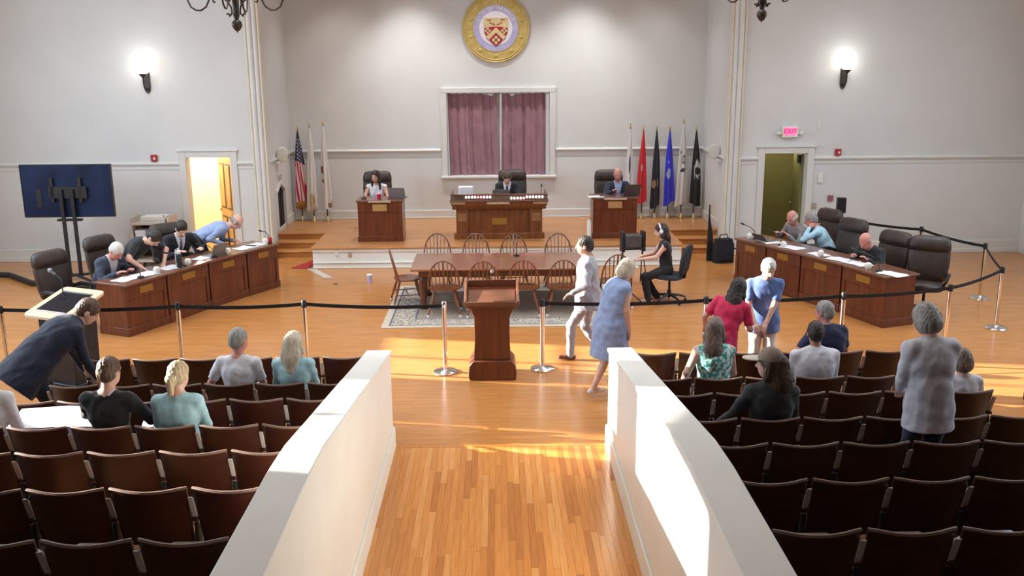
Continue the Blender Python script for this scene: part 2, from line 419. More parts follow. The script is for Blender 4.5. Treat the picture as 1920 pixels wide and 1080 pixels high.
# rooms beyond the two doors
M_yellow = mat('yellow_room_paint', (0.84, 0.77, 0.54), 0.8, var=0.03)
M_olive = mat('olive_room_paint', (0.26, 0.25, 0.10), 0.85, var=0.05)
for s, m_, nm in ((-1, M_yellow, 'left'), (1, M_olive, 'right')):
    xa, xb = sorted((s*5.21, s*8.0))
    struct(MB().bx(xa, xb, 22.6, 22.7, 0, 2.8).bx(*sorted((s*8.0, s*8.1)), PW+.25, 22.7, 0, 2.8).bx(xa, xb, PW+.25, 22.7, 2.8, 2.9),
           'wall_side_room_'+nm, m_)
    struct(MB().bx(xa, xb, PW, 22.7, -0.1, 0.0), 'floor_side_room_'+nm, M_floor)
    struct(MB().bx(*sorted((s*5.2, s*5.22)), PW+.26, 22.6, 0, 2.8), 'wall_side_room_inner_'+nm, m_)
lamp('side_room_lamp', 'POINT', (-6.9, 21.4, 2.4), 110, (1.0, 0.93, 0.74), 0.15)
lamp('side_room_lamp', 'POINT', (6.4, 21.3, 2.5), 26, (1.0, 0.92, 0.70), 0.15)
M_doorwood = mat('pine_door', (0.42, 0.20, 0.055), 0.4, scale=3, stretch=(4, 4, 0.5), col2=(0.56, 0.30, 0.10))
M_doordark = mat('door_groove', (0.10, 0.04, 0.015), 0.5)
# left door leaf, standing open into the yellow room (hinged on the right jamb)
dl = empty('door_1', (-5.71, PW+0.22, 0), R(124)); dl['kind'] = 'structure'
MB().bx(0, 0.88, -0.02, 0.02, 0.02, 2.17).build('door_leaf', M_doorwood, dl, bevel=0.004)
for x0, x1 in ((0.10, 0.40), (0.48, 0.78)):
    for z0, z1 in ((0.18, 0.85), (1.02, 2.02)):
        p = MB().bx(x0, x1, 0.018, 0.026, z0, z1).build('door_panel', M_doordark, dl)
        MB().bx(x0+.04, x1-.04, 0.02, 0.036, z0+.04, z1-.04).build('raised_field', M_doorwood, p, bevel=0.008)
MB().ball((0.80, 0.06, 0.98), 0.03, 10, 6).build('door_knob', M_brass, dl)
dr = empty('door_2', (6.60, PW+0.22, 0), R(84)); dr['kind'] = 'structure'
M_doorgreen = mat('olive_door', (0.22, 0.21, 0.085), 0.6, var=0.06)
MB().bx(0, 0.88, -0.02, 0.02, 0.02, 2.15).build('door_leaf', M_doorgreen, dr, bevel=0.004)
MB().bx(0.02, 0.22, 0.02, 0.08, 1.95, 2.13).build('door_closer', M_black, dr, bevel=0.006)
MB().ball((0.80, 0.06, 0.98), 0.03, 10, 6).build('door_knob', M_greymetal, dr)
# ================================================================== FURNITURE AND FIXTURES
ORD = ['first', 'second', 'third', 'fourth', 'fifth', 'sixth', 'seventh', 'eighth']

# ---------------------------------------------------------------- auditorium seats
M_seatmetal = mat('seat_standard_paint', (0.56, 0.52, 0.50), 0.5, var=0.06)
def seat_proto(down):
    root = empty('auditorium_seat')
    NU, NV = 10, 5
    def pt(u, v, off):
        z = 0.42 + 0.45*v - 0.016*(1-u*u)*v - (0.006 if v == 1 and abs(u) > 0.99 else 0)
        w = 0.254 - 0.014*(1-v)
        return (u*w, 0.115*(1-v) - 0.058*(1-u*u) + off + 0.02, z)
    us = [-1 + 2*i/NU for i in range(NU+1)]; vs = [j/NV for j in range(NV+1)]
    ring = lambda v: [pt(u, v, 0) for u in us] + [pt(u, v, 0.02) for u in reversed(us)]
    bk = MB().rings([ring(v) for v in vs]).build('backrest', M_seatwood, root, smooth=50)
    MB().tube([Vector(pt(u, 1, 0.010)) + Vector((0, 0, 0.002)) for u in us], 0.0125, 6).build('top_edge', M_seatedge, bk)
    if down:
        m = MB(); m.rings([[(-0.22, 0.12, z), (0.22, 0.12, z), (0.235, 0.50, z+0.02), (0.12, 0.55, z+0.02), (-0.12, 0.55, z+0.02), (-0.235, 0.50, z+0.02)] for z in (0.40, 0.44)])
    else:
        m = MB(); m.rings([[(-0.22, 0.13+o, 0.40), (0.22, 0.13+o, 0.40), (0.235, 0.155+o, 0.70), (0.12, 0.16+o, 0.76), (-0.12, 0.16+o, 0.76), (-0.235, 0.155+o, 0.70)] for o in (0, 0.045)])
    m.build('seat', M_seatwood, root, bevel=0.008)
    side = -0.2725
    for nm in ('standard',):
        _seat_side(root, side)
    return root
def _seat_side(root, x):
    a = MB().rings([[(x+q*w, y+d, z) for q, d in ((-1, 0), (1, 0), (1, 0.018), (-1, 0.018))] for y, z, w in ((0.008, 0.805, 0.013), (0.020, 0.795, 0.017), (0.058, 0.70, 0.017), (0.115, 0.56, 0.014))])
    a.build('standard_upright', M_seatmetal, root, bevel=0.003)
    MB().bx(x-0.014, x+0.014, 0.09, 0.30, 0.03, 0.58).bx(x-0.03, x+0.03, 0.06, 0.38, 0.0, 0.03).build('standard_leg', M_black, root, bevel=0.005)
    MB().bx(x-0.024, x+0.024, 0.07, 0.42, 0.60, 0.63).build('armrest', M_seatwood, root, bevel=0.008)
SEATS = {False: seat_proto(False), True: seat_proto(True)}
SP, X0 = 0.545, 1.52
OCC = {(-1, 1): (1, 2), (-1, 3): (2, 3, 5), (1, 0): (4,), (1, 1): (1, 3), (1, 2): (5,), (1, 3): (1,), (1, 4): ()}
used = {False: False, True: False}
for s in (-1, 1):
    for r in range(7):
        for k in range(6):
            d = k in OCC.get((s, r), ())
            lab = '%s theatre seat, %s row %s of the aisle, %s from the white wall' % (
                'occupied dark' if d else 'empty dark', ORD[r], 'left' if s < 0 else 'right', ORD[k])
            loc = (s*(X0+SP*(k+0.5)), ROWS[r], TIER[r])
            if not used[d]:
                o = SEATS[d]; used[d] = True; o.location = loc; o['label'] = lab
            else:
                o = dup(SEATS[d], loc, 0, lab)
            tag(o, None, 'seat', 'theatre seats in rows')
            if (s < 0 and k == 0) or (s > 0 and k == 5):
                if o not in SEATS.values(): _seat_side(o, 0.2725)

# ---------------------------------------------------------------- chairs
def sup(w, t, y, z, n=20, e=0.55, cx=0.0):
    out = []
    for i in range(n):
        a = 2*math.pi*i/n; c, s_ = math.cos(a), math.sin(a)
        out.append((cx + w*math.copysign(abs(c)**e, c), y + t*math.copysign(abs(s_)**e, s_), z))
    return out
def swivel_base(root, m, r=0.31, z=0.10, colh=0.42):
    for k in range(5):
        a = R(72*k+18)
        c, s_ = math.cos(a), math.sin(a)
        MB().tube([(0.03*c, 0.03*s_, z+0.035), (r*0.6*c, r*0.6*s_, z+0.02), (r*c, r*s_, z-0.02)], [0.026, 0.022, 0.017], 6).build('base_leg', m, root)
        MB().ball((r*c, r*s_, 0.032), (0.028, 0.028, 0.032), 8, 6).build('caster', M_black, KIDS[root.name][-1])
    MB().lathe([(0.035, z), (0.035, z+0.12), (0.022, z+0.125), (0.022, colh)], n=12).build('gas_column', M_black, root)
def exec_chair(label):
    root = empty('executive_chair', label=label, cat='chair', group='high-backed leather chairs of the council')
    swivel_base(root, M_black)
    MB().rings([sup(0.22, 0.20, 0.02, 0.42), sup(0.29, 0.25, 0.02, 0.44), sup(0.30, 0.26, 0.02, 0.49), sup(0.27, 0.24, 0.02, 0.53)]).build('seat', M_leather, root, smooth=60)
    prof = [(z_, w_*1.2, t_*1.1, y_) for z_, w_, t_, y_ in [(0.50, 0.20, 0.03, -0.20), (0.54, 0.235, 0.055, -0.21), (0.66, 0.262, 0.062, -0.22), (0.85, 0.275, 0.060, -0.245), (0.97, 0.270, 0.052, -0.27), (1.00, 0.262, 0.042, -0.275)]]
    bk = MB().rings([sup(w, t, y, z) for z, w, t, y in prof]).build('backrest', M_leather, root, smooth=60)
    hd = [(z_*1.03-0.03, w_*1.2, t_*1.1, y_) for z_, w_, t_, y_ in [(0.985, 0.255, 0.045, -0.272), (1.01, 0.272, 0.075, -0.270), (1.08, 0.270, 0.085, -0.278), (1.15, 0.255, 0.080, -0.29), (1.19, 0.225, 0.055, -0.30), (1.205, 0.17, 0.025, -0.305)]]
    MB().rings([sup(w, t, y, z) for z, w, t, y in hd]).build('headrest', M_leather, bk, smooth=60)
    for s in (-1, 1):
        MB().tube([(s*0.31, -0.19, 0.62), (s*0.345, -0.05, 0.665), (s*0.345, 0.16, 0.66), (s*0.33, 0.20, 0.60), (s*0.26, 0.12, 0.46)], [0.026, 0.032, 0.032, 0.026, 0.02], 8).build('armrest', M_black, root)
    return root
EX = exec_chair('empty brown leather high-backed chair behind the nearest left desk section')
EX.scale = (1, 1, 1.07); EX.location = (-6.88, 14.80, 0); EX.rotation_euler = (0, 0, R(-114))
for x, y, z, a, lab in (
        (-6.62, 16.10, 0, -114, 'brown leather chair behind the white-haired man in the dark suit'),
        (-5.96, 17.24, 0, -138, 'brown leather chair behind the dark-suited man with a tie, left desks'),
        (-2.75, 21.45, SZ, 180, 'leather chair of the long-haired woman at the left stage desk'),
        (0.36, 21.55, SZ, 186, 'tall dark leather chair at the centre stage desk under the curtained window'),
        (2.52, 21.35, SZ, 180, 'leather chair of the man in dark jacket at the right stage desk'),
        (6.26, 18.30, 0, 112, 'leather chair behind the two men talking, right desks'),
        (6.30, 17.10, 0, 116, 'empty leather chair between light-blue-shirted man and the bald man'),
        (6.54, 15.78, 0, 116, 'leather chair beside the bald man in black, right desks'),
        (7.02, 15.16, 0, 150, 'empty grey-brown leather chair at the near end of the right desks')):
    dup(EX, (x, y, z), R(a), lab)

def windsor(label):
    root = empty('windsor_chair', label=label, cat='chair', group='spindle-back chairs around the long table')
    MB().rings([sup(0.17, 0.17, 0.0, 0.425, e=0.8), sup(0.215, 0.205, 0.0, 0.432, e=0.75), sup(0.22, 0.21, 0.0, 0.448, e=0.75), sup(0.20, 0.19, 0.0, 0.455, e=0.75)]).build('seat', M_windsor, root, smooth=50)
    def bow(t):   # t 0..pi
        x = 0.215*math.cos(t); z = 0.455 + 0.50*math.sin(t)**0.75 if 0 < t < math.pi else 0.455
        return Vector((x, -0.155 - 0.22*(z-0.455), z))
    pts = [bow(math.pi*i/18) for i in range(19)]
    MB().tube(pts, 0.0125, 8).build('bow', M_windsor, root)
    for i in range(7):
        x = -0.165 + 0.055*i
        t = math.acos(x*1.06/0.215); top = bow(t)
        MB().tube([(x*0.92, -0.165, 0.45), tuple(top)], 0.0075 if i != 3 else 0.014, 6).build('spindle', M_windsor, root)
    ends = []
    for sx in (-1, 1):
        for sy in (-1, 1):
            b = Vector((sx*0.225, sy*0.225 - (0.02 if sy < 0 else 0), 0.02)); a = Vector((sx*0.13, sy*0.13, 0.43))
            mid1, mid2 = a.lerp(b, 0.45), a.lerp(b, 0.75)
            MB().tube([a, a.lerp(b, .15), mid1, mid2, b], [0.014, 0.017, 0.021, 0.016, 0.012], 8).build('leg', M_windsor, root); lg = KIDS[root.name][-1]
            MB().lathe([(0.017, 0), (0.019, 0.02), (0.015, 0.035)], (b.x, b.y, 0), 8).build('glide', M_paper, lg)
            ends.append(a.lerp(b, 0.6))
    for i, j in ((0, 1), (2, 3)):
        MB().tube([ends[i], ends[j]], 0.009, 6).build('stretcher', M_windsor, root)
    MB().tube([(ends[0]+ends[1])/2, (ends[2]+ends[3])/2], 0.009, 6).build('stretcher', M_windsor, root)
    return root
WC = windsor('spindle-back chair nearest the viewer side of the table, leftmost of that side')
WC.scale = (1.2, 1.1, 1.0); WC.location = (-0.92, 15.62, 0.012)
for x, y, a, lab in ((-0.27, 15.58, 2, 'spindle-back chair just left of the lectern, viewer side of the table'),
                     (0.42, 15.63, -3, 'spindle-back chair just right of the lectern top, viewer side'),
                     (1.07, 15.62, 0, 'spindle-back chair partly behind the man in the light suit'),
                     (-1.17, 17.62, 180, 'leftmost spindle-back chair on the stage side of the table'),
                     (-0.44, 17.52, 178, 'second spindle-back chair from the left, stage side of the table'),
                     (0.29, 17.45, 182, 'third spindle-back chair from the left, stage side of the table'),
                     (1.13, 17.52, 180, 'rightmost spindle-back chair on the stage side of the table'),
                     (-1.62, 16.38, -78, 'spindle-back chair seen side-on at the left end of the table'),
                     (1.98, 16.02, 8, 'dark spindle-back chair right of the man in the light suit')):
    dup(WC, (x, y, 0.012), R(a), lab)

# ---------------------------------------------------------------- rug and table
def rug_mat(hx, hy):
    m = bpy.data.materials.new('rug_pattern'); n, l = nodes_of(m); b = n['Principled BSDF']; b.inputs['Roughness'].default_value = 0.95
    tc = n.new('ShaderNodeTexCoord'); sp = n.new('ShaderNodeSeparateXYZ'); l.new(tc.outputs['Object'], sp.inputs[0])
    def mth(op, a, c=None):
        q = n.new('ShaderNodeMath'); q.operation = op
        for i, v in enumerate((a, c)):
            if v is None: continue
            if isinstance(v, (int, float)): q.inputs[i].default_value = v
            else: l.new(v, q.inputs[i])
        return q.outputs[0]
    ex = mth('SUBTRACT', hx, mth('ABSOLUTE', sp.outputs[0])); ey = mth('SUBTRACT', hy, mth('ABSOLUTE', sp.outputs[1]))
    e = mth('MINIMUM', ex, ey)
    vo = n.new('ShaderNodeTexVoronoi'); vo.inputs['Scale'].default_value = 7.5; l.new(tc.outputs['Object'], vo.inputs['Vector'])
    nz = n.new('ShaderNodeTexNoise'); nz.inputs['Scale'].default_value = 9; nz.inputs['Detail'].default_value = 2; l.new(tc.outputs['Object'], nz.inputs['Vector'])
    ring = mth('GREATER_THAN', mth('SINE', mth('MULTIPLY', vo.outputs['Distance'], 34)), 0.25)
    motif = mth('MULTIPLY', ring, mth('GREATER_THAN', nz.outputs[0], 0.43))
    inb = mth('MULTIPLY', mth('GREATER_THAN', e, 0.13), mth('LESS_THAN', e, 0.52))
    line = mth('MAXIMUM', mth('LESS_THAN', mth('ABSOLUTE', mth('SUBTRACT', e, 0.13)), 0.014), mth('LESS_THAN', mth('ABSOLUTE', mth('SUBTRACT', e, 0.52)), 0.014))
    dark = mth('MAXIMUM', mth('MULTIPLY', motif, inb), line)
    inner = mth('GREATER_THAN', e, 0.535)
    def mixc(f, a, c):
        q = n.new('ShaderNodeMix'); q.data_type = 'RGBA'; l.new(f, q.inputs[0])
        for i, v in ((6, a), (7, c)):
            if isinstance(v, tuple): q.inputs[i].default_value = (*v, 1)
            else: l.new(v, q.inputs[i])
        return q.outputs[2]
    base = mixc(nz.outputs[0], (0.40, 0.33, 0.25), (0.62, 0.55, 0.45))
    fld = mixc(mth('MULTIPLY', ring, 0.55), (0.33, 0.27, 0.21), (0.20, 0.17, 0.16))
    c = mixc(inner, base, fld); c = mixc(dark, c, (0.075, 0.09, 0.13))
    l.new(c, b.inputs['Base Color'])
    return m
MB().box((0, 0, 0), (3.96, 2.9, 0.012)).build('area_rug', rug_mat(1.98, 1.45), loc=(0.07, 16.19, 0.006), bevel=0.003,
     label='large beige rug with dark blue floral border under the long table', cat='rug')
tb = empty('long_table', (0.08, 16.40, 0.012), 0, 'long polished brown wooden table with heavy legs on the rug', 'table')
MB().bx(-1.58, 1.62, -0.69, 0.69, 0.70, 0.74).build('table_top', M_tabwood, tb, bevel=0.012)
MB().bx(-1.45, 1.49, -0.58, -0.55, 0.58, 0.70).build('apron', M_mahog, tb)
MB().bx(-1.45, 1.49, 0.55, 0.58, 0.58, 0.70).build('apron', M_mahog, tb)
for x in (-1.45, 1.46):
    MB().bx(x, x+0.03, -0.55, 0.55, 0.58, 0.70).build('apron', M_mahog, tb)
for x in (-1.38, 1.42):
    for y in (-0.48, 0.48):
        MB().lathe([(0.065, 0), (0.075, 0.04), (0.05, 0.09), (0.06, 0.3), (0.075, 0.48), (0.055, 0.55), (0.075, 0.58), (0.075, 0.70)], (x, y, 0), 14).build('leg', M_mahog, tb)

# ---------------------------------------------------------------- lectern in the middle
def mic_on(root, pts, r=0.006, head=(0.02, 0.03), foam=None, nm='microphone'):
    q = MB().tube(pts, r, 6).build('gooseneck', M_black, root)
    a = Vector(pts[-1]); t = (a - Vector(pts[-2])).normalized()
    MB().tube([a - t*0.01, a + t*0.02, a + t*head[1]*2], [head[0]*0.6, head[0], head[0]*0.7], 8).build(nm, foam or M_black, q)
M_foam = mat('grey_foam', (0.36, 0.38, 0.42), 0.95, var=0.2, scale=30)
lc = empty('lectern', (-0.10, 12.38, 0), 0, 'brown wooden pedestal lectern with slanted reading top facing the stage', 'lectern')
MB().extr([(-0.315, 0), (0.315, 0), (0.325, 0.10), (0.31, 0.20), (0.285, 0.235), (0.25, 0.27), (-0.25, 0.27), (-0.285, 0.235), (-0.31, 0.20), (-0.325, 0.10)], 'y', -0.24, 0.24).build('base', M_mahog, lc, bevel=0.012)
MB().extr([(-0.25, 0.27), (0.25, 0.27), (0.235, 0.5), (0.235, 0.86), (0.275, 0.96), (0.33, 1.0), (-0.33, 1.0), (-0.275, 0.96), (-0.235, 0.86), (-0.235, 0.5)], 'y', -0.19, 0.19).build('pedestal', M_mahog, lc, bevel=0.008)
MB().rings([[(-0.34, -0.25, 1.0), (0.34, -0.25, 1.0), (0.34, 0.28, 1.0), (-0.34, 0.28, 1.0)], [(-0.35, -0.26, 1.05), (0.35, -0.26, 1.05), (0.35, 0.29, 1.18), (-0.35, 0.29, 1.18)]]).build('top_box', M_mahog, lc, bevel=0.008)
rb = MB().rings([[(-0.31, -0.23, 1.06), (0.31, -0.23, 1.06), (0.31, 0.13, 1.148), (-0.31, 0.13, 1.148)], [(-0.31, -0.23, 1.075), (0.31, -0.23, 1.075), (0.31, 0.13, 1.163), (-0.31, 0.13, 1.163)]])
rb.build('reading_board', M_mahogtop, lc)
for s in (-1, 1):
    MB().extr([(-0.26, 1.04), (-0.26, 1.10), (0.29, 1.27), (0.29, 1.15)], 'x', s*0.33, s*0.365).build('side_cheek', M_mahogtop, lc, bevel=0.008)
MB().rings([[(-0.33, 0.26, 1.15), (0.33, 0.26, 1.15), (0.33, 0.29, 1.15), (-0.33, 0.29, 1.15)], [(-0.33, 0.26, 1.27), (0.33, 0.26, 1.27), (0.33, 0.29, 1.27), (-0.33, 0.29, 1.27)]]).build('back_ledge', M_mahog, lc, bevel=0.006)
MB().bx(-0.33, 0.33, -0.275, -0.255, 1.035, 1.095).build('front_lip', M_mahogtop, lc, bevel=0.006)
MB().bx(0.02, 0.30, -0.20, -0.08, 1.085, 1.09).build('folder', M_mahogtop, lc)
mic_on(lc, [(0.01, 0.27, 1.26), (0.01, 0.29, 1.32), (0.01, 0.26, 1.38), (0.01, 0.20, 1.40)], 0.007, (0.026, 0.045), M_foam)

# ---------------------------------------------------------------- rope posts
def stanchion(x, y, label, to=None):
    r = empty('stanchion', (x, y, 0), 0, label, 'barrier post', 'chrome belt barrier posts')
    MB().lathe([(0.165, 0), (0.17, 0.012), (0.15, 0.028), (0.06, 0.045), (0.035, 0.06)], n=24).build('base', M_chrome, r)
    MB().lathe([(0.031, 0.05), (0.031, 0.93)], n=16).build('post', M_chrome, r)
    bh = MB().lathe([(0.036, 0.90), (0.036, 0.985), (0.028, 1.0)], n=16).build('belt_head', M_black if to is not None else M_chrome, r)
    if to is not None:
        dx, dy = to[0]-x, to[1]-y; L = math.hypot(dx, dy); nx, ny = -dy/L*0.002, dx/L*0.002
        N = 8; rs = []
        for i in range(N+1):
            t = (0.03 + (L-0.06)*i/N)/L; sag = 0.03*(1-(2*i/N-1)**2)
            cx, cy = dx*t, dy*t
            rs.append([(cx-nx, cy-ny, 0.918-sag), (cx+nx, cy+ny, 0.918-sag), (cx+nx, cy+ny, 0.968-sag), (cx-nx, cy-ny, 0.968-sag)])
        MB().rings(rs).build('belt', M_blackfab, bh)
    return r
ST = [(-6.75, 12.55), (-4.39, 12.64), (-2.68, 12.69), (-0.75, 12.52)]
for i, p in enumerate(ST):
    stanchion(*p, ['chrome barrier post beside the black podium at the left edge', 'chrome barrier post in front of the nearest left desk section',
                   'chrome barrier post behind the long-haired blond woman', 'chrome barrier post just left of the lectern'][i], ST[i+1] if i < 3 else None)
ST2 = [(0.59, 12.60), (2.85, 12.65), (4.81, 12.81), (6.5, 13.22), (7.84, 14.35), (8.53, 16.25), (8.15, 17.96), (7.09, 19.3)]
LAB2 = ['chrome barrier post just right of the lectern', 'chrome barrier post left of the woman in the red dress', 'chrome barrier post behind the man in the navy shirt',
        'chrome barrier post behind the woman in the long grey cardigan', 'chrome barrier post at the right picture edge, nearest of the right-hand curve',
        'chrome barrier post on the open floor at right, second of the curve', 'barrier post behind the grey-brown empty chair, near the wall',
        'farthest barrier post, by the wall below the small black speaker']
for i, p in enumerate(ST2):
    stanchion(*p, LAB2[i], ST2[i+1] if i < len(ST2)-1 else None)

# ---------------------------------------------------------------- council desks on the floor (two curves of four)
def dais(pts, sgn, labels):
    """pts: front corners from the near end to the far end; sgn: side on which the councillors sit"""
    P_ = [Vector(p) for p in pts]
    for i in range(4):
        a, b = P_[i].copy(), P_[i+1].copy(); t = (b-a).normalized(); nrm = Vector((t.y, -t.x))
        if nrm.x*sgn < 0: nrm = -nrm
        a += t*0.018; b -= t*0.018; L = (b-a).length
        ang = math.atan2(t.y, t.x)
        r = empty('council_desk', (a.x, a.y, 0), ang, labels[i], 'desk', 'council desk sections')
        sd = 1 if nrm.dot(Vector((-t.y, t.x))) > 0 else -1   # local +y or -y is the councillors' side
        def bb(x0, x1, y0, y1, z0, z1): return MB().bx(x0, x1, *sorted((sd*y0, sd*y1)), z0, z1)
        fp = bb(0, L, 0.02, 0.06, 0.0, 0.80).build('front_panel', M_mahog, r, bevel=0.004)
        for x0 in (0, L-0.03): bb(x0, x0+0.03, 0.06, 0.60, 0.0, 0.80).build('end_panel', M_mahog, r, bevel=0.004)
        bb(-0.005, L+0.005, -0.005, 0.02, 0.0, 0.13).build('plinth', M_mahog, r, bevel=0.006)
        for x0 in (-0.012, L): bb(x0, x0+0.012, -0.005, 0.61, 0.0, 0.13).build('end_plinth', M_mahog, r, bevel=0.004)
        bb(-0.012, L+0.012, -0.03, 0.66, 0.80, 0.84).build('desk_top', M_mahogtop, r, bevel=0.01)
        for x0, x1, z0, z1 in ((0.0, 0.07, 0.13, 0.80), (L-0.07, L, 0.13, 0.80), (0.07, L-0.07, 0.58, 0.80)):
            bb(x0, x1, 0.006, 0.02, z0, z1).build('face_frame', M_mahog, fp, bevel=0.003)
        bb(L*0.34, L*0.66, -0.004, 0.007, 0.635, 0.745).build('name_plate', M_gold, fp, bevel=0.003)
LD = [(-5.80, 14.39), (-5.42, 15.22), (-5.02, 16.18), (-4.58, 17.03), (-4.17, 17.76)]
RD = [(6.07, 14.42), (5.72, 15.42), (5.31, 16.32), (4.92, 17.12), (4.54, 17.88)]
dais(LD, -1, ['near end section of the left curved mahogany council desk, gold name plate', 'second section of the left mahogany council desk, before the man in black polo',
              'third section of the left mahogany council desk, before the open laptop', 'far end section of the left mahogany council desk beside the stage steps'])
dais(RD, 1, ['near end section of the right curved mahogany council desk', 'second section of the right mahogany council desk, before the bald man in black',
             'third section of the right mahogany council desk, before the light-blue-shirted man', 'far end section of the right mahogany council desk by the black bag'])

# ---------------------------------------------------------------- desks on the stage
def stage_desk(x, y, label):
    r = empty('stage_desk', (x, y, SZ), 0, label, 'desk', 'two small desks on the stage')
    fp = MB().bx(-0.47, 0.47, 0, 0.04, 0.0, 0.84).build('front_panel', M_mahog, r, bevel=0.006)
    for s in (-1, 1): MB().bx(*sorted((s*0.44, s*0.47)), 0.04, 0.62, 0.0, 0.84).build('side_panel', M_mahog, r, bevel=0.006)
    MB().bx(-0.485, 0.485, -0.02, 0.0, 0, 0.12).build('plinth', M_mahog, r, bevel=0.006)
    MB().bx(-0.50, 0.50, -0.03, 0.66, 0.84, 0.885).build('desk_top', M_mahogtop, r, bevel=0.012)
    MB().bx(-0.47, 0.47, -0.012, 0, 0.63, 0.84).build('frieze', M_mahog, fp, bevel=0.004)
    MB().bx(-0.15, 0.15, -0.022, -0.010, 0.655, 0.80).build('name_plate', mat('desk_plate', (0.46, 0.27, 0.10), 0.45, 0.15, var=0.1), fp, bevel=0.004)
    MB().bx(-0.24, 0.24, -0.045, -0.028, 0.835, 0.875).build('name_strip', mat('tan_strip', (0.50, 0.36, 0.24), 0.5), r, bevel=0.003)
    return r
stage_desk(-2.50, 19.97, 'small mahogany desk at the left of the stage with gold plate')
stage_desk(2.49, 20.07, 'small mahogany desk at the right of the stage with gold plate')
cd = empty('presiding_desk', (0.02, 20.19, SZ), 0, 'wide carved brown desk at the centre of the stage with a row of lights', 'desk')
MB().extr([(-0.97, 0), (0.97, 0), (0.97, 0.13), (-0.97, 0.13)], 'y', -0.06, 0.05).build('plinth', M_oakdesk, cd, bevel=0.012)
MB().bx(-0.92, 0.92, 0, 0.05, 0.0, 0.81).build('front_panel', M_oakdesk, cd, bevel=0.006)
for s in (-1, 1): MB().bx(*sorted((s*0.92, s*0.88)), 0.05, 0.82, 0.0, 0.81).build('side_panel', M_oakdesk, cd, bevel=0.006)
for s in (-1, 1):
    pl = MB().bx(*sorted((s*0.92, s*0.66)), -0.05, 0.0, 0.13, 0.64).build('corner_pier', M_oakdesk, cd, bevel=0.008)
    MB().bx(*sorted((s*0.885, s*0.695)), -0.062, -0.048, 0.38, 0.56).build('pier_panel', mat('pier_panel_wood', (0.27, 0.13, 0.06), 0.35, var=0.15), pl, bevel=0.004)
MB().extr([(0.0, 0.64), (-0.05, 0.64), (-0.10, 0.70), (-0.13, 0.77), (-0.13, 0.81), (0.0, 0.81)], 'x', -1.0, 1.0).build('cornice', M_oakdesk, cd, bevel=0.004)
for s in (-1, 1):
    MB().extr([(0.92*s, 0.64), (0.96*s, 0.68), (1.03*s, 0.76), (1.04*s, 0.81), (0.9*s, 0.81)], 'y', -0.12, 0.85).build('end_cornice', M_oakdesk, cd)
MB().bx(-1.05, 1.05, -0.14, 0.9, 0.81, 0.845).build('desk_top', M_mahogtop, cd, bevel=0.01)
MB().bx(-1.02, 1.02, -0.10, -0.07, 0.845, 0.95).build('gallery_rail', mat('gallery_wood', (0.16, 0.10, 0.075), 0.4, var=0.2), cd, bevel=0.006)
MB().bx(-1.04, 1.04, -0.12, -0.05, 0.95, 0.975).build('gallery_cap', M_mahogtop, cd, bevel=0.006)
for s in (-1, 1):
    MB().bx(*sorted((s*1.0, s*1.03)), -0.07, 0.8, 0.845, 0.95).build('gallery_side', MATS['gallery_wood'], cd)
    MB().bx(*sorted((s*1.03, s*0.72)), -0.142, -0.125, 0.765, 0.81).build('brass_strip', mat('tan_strip2', (0.36, 0.22, 0.12), 0.4), cd)
MB().bx(-0.26, 0.22, -0.145, -0.128, 0.765, 0.81).build('name_strip', MATS['tan_strip'], cd)
MB().bx(-0.16, 0.16, -0.012, 0.0, 0.30, 0.44).build('name_plate', M_gold, cd, bevel=0.004)
MB().extr([(-0.62, 0.13)] + [(x, 0.13+0.05*math.exp(-((x+0.42)/0.12)**2)+0.075*math.exp(-((x-0.32)/0.16)**2)) for x in [-0.62+1.24*i/30 for i in range(31)]] + [(0.62, 0.13)], 'y', -0.02, 0.0).build('shaped_skirt', M_oakdesk, cd)
M_bulb = mat('vote_light', (1, 0.9, 0.9), 0.4, emit=((1.0, 0.80, 0.78), 3.2))
M_bulbred = mat('vote_light_red', (1, 0.4, 0.4), 0.4, emit=((1.0, 0.25, 0.28), 2.6))
for i in range(9):
    MB().ball((-0.70 + 0.064*i, -0.105, 0.915), (0.022, 0.02, 0.028), 10, 6).build('indicator_lamp', M_bulbred if i in (4, 5) else M_bulb, cd)
for i in range(11):
    MB().ball((0.26 + 0.066*i, -0.105, 0.885 + (0.025 if i > 4 else 0)), (0.022, 0.02, 0.028), 10, 6).build('indicator_lamp', M_bulbred if i == 4 else M_bulb, cd)
for i in range(4):
    MB().bx(-0.93+0.05*i, -0.92+0.05*i, -0.105, -0.10, 0.87, 0.93).build('switch', M_black, cd)

# ---------------------------------------------------------------- black podium at left
pd = empty('podium', (-5.74, 12.26, 0), R(-24), 'black podium with pale wooden tray top and gooseneck microphone at the left', 'podium')
MB().rings([[(-0.27, -0.20, 0), (0.27, -0.20, 0), (0.27, 0.22, 0), (-0.27, 0.22, 0)], [(-0.29, -0.20, 0.98), (0.29, -0.20, 0.98), (0.29, 0.24, 1.12), (-0.29, 0.24, 1.12)]]).build('body', mat('podium_black', (0.010, 0.012, 0.018), 0.4, var=0.3), pd, bevel=0.01)
MB().bx(-0.31, 0.31, -0.24, 0.25, 0, 0.06).build('foot_plinth', MATS['podium_black'], pd, bevel=0.01)
TS = 0.30
def tray(x0, x1, y0, y1, h): return [[(x, y, 1.06+TS*y+z) for x, y in ((x0, y0), (x1, y0), (x1, y1), (x0, y1))] for z in (0, h)]
def rr(x, y, r, z0, h):
    pts = []
    for cx, cy, a in ((x-r, y-r, 0), (-x+r, y-r, 90), (-x+r, -y+r, 180), (x-r, -y+r, 270)):
        for k in range(5):
            q = R(a + 22.5*k); pts.append((cx+r*math.cos(q), cy+r*math.sin(q)))
    return [[(px, py, z0+TS*py+zz) for px, py in pts] for zz in (0, h)]
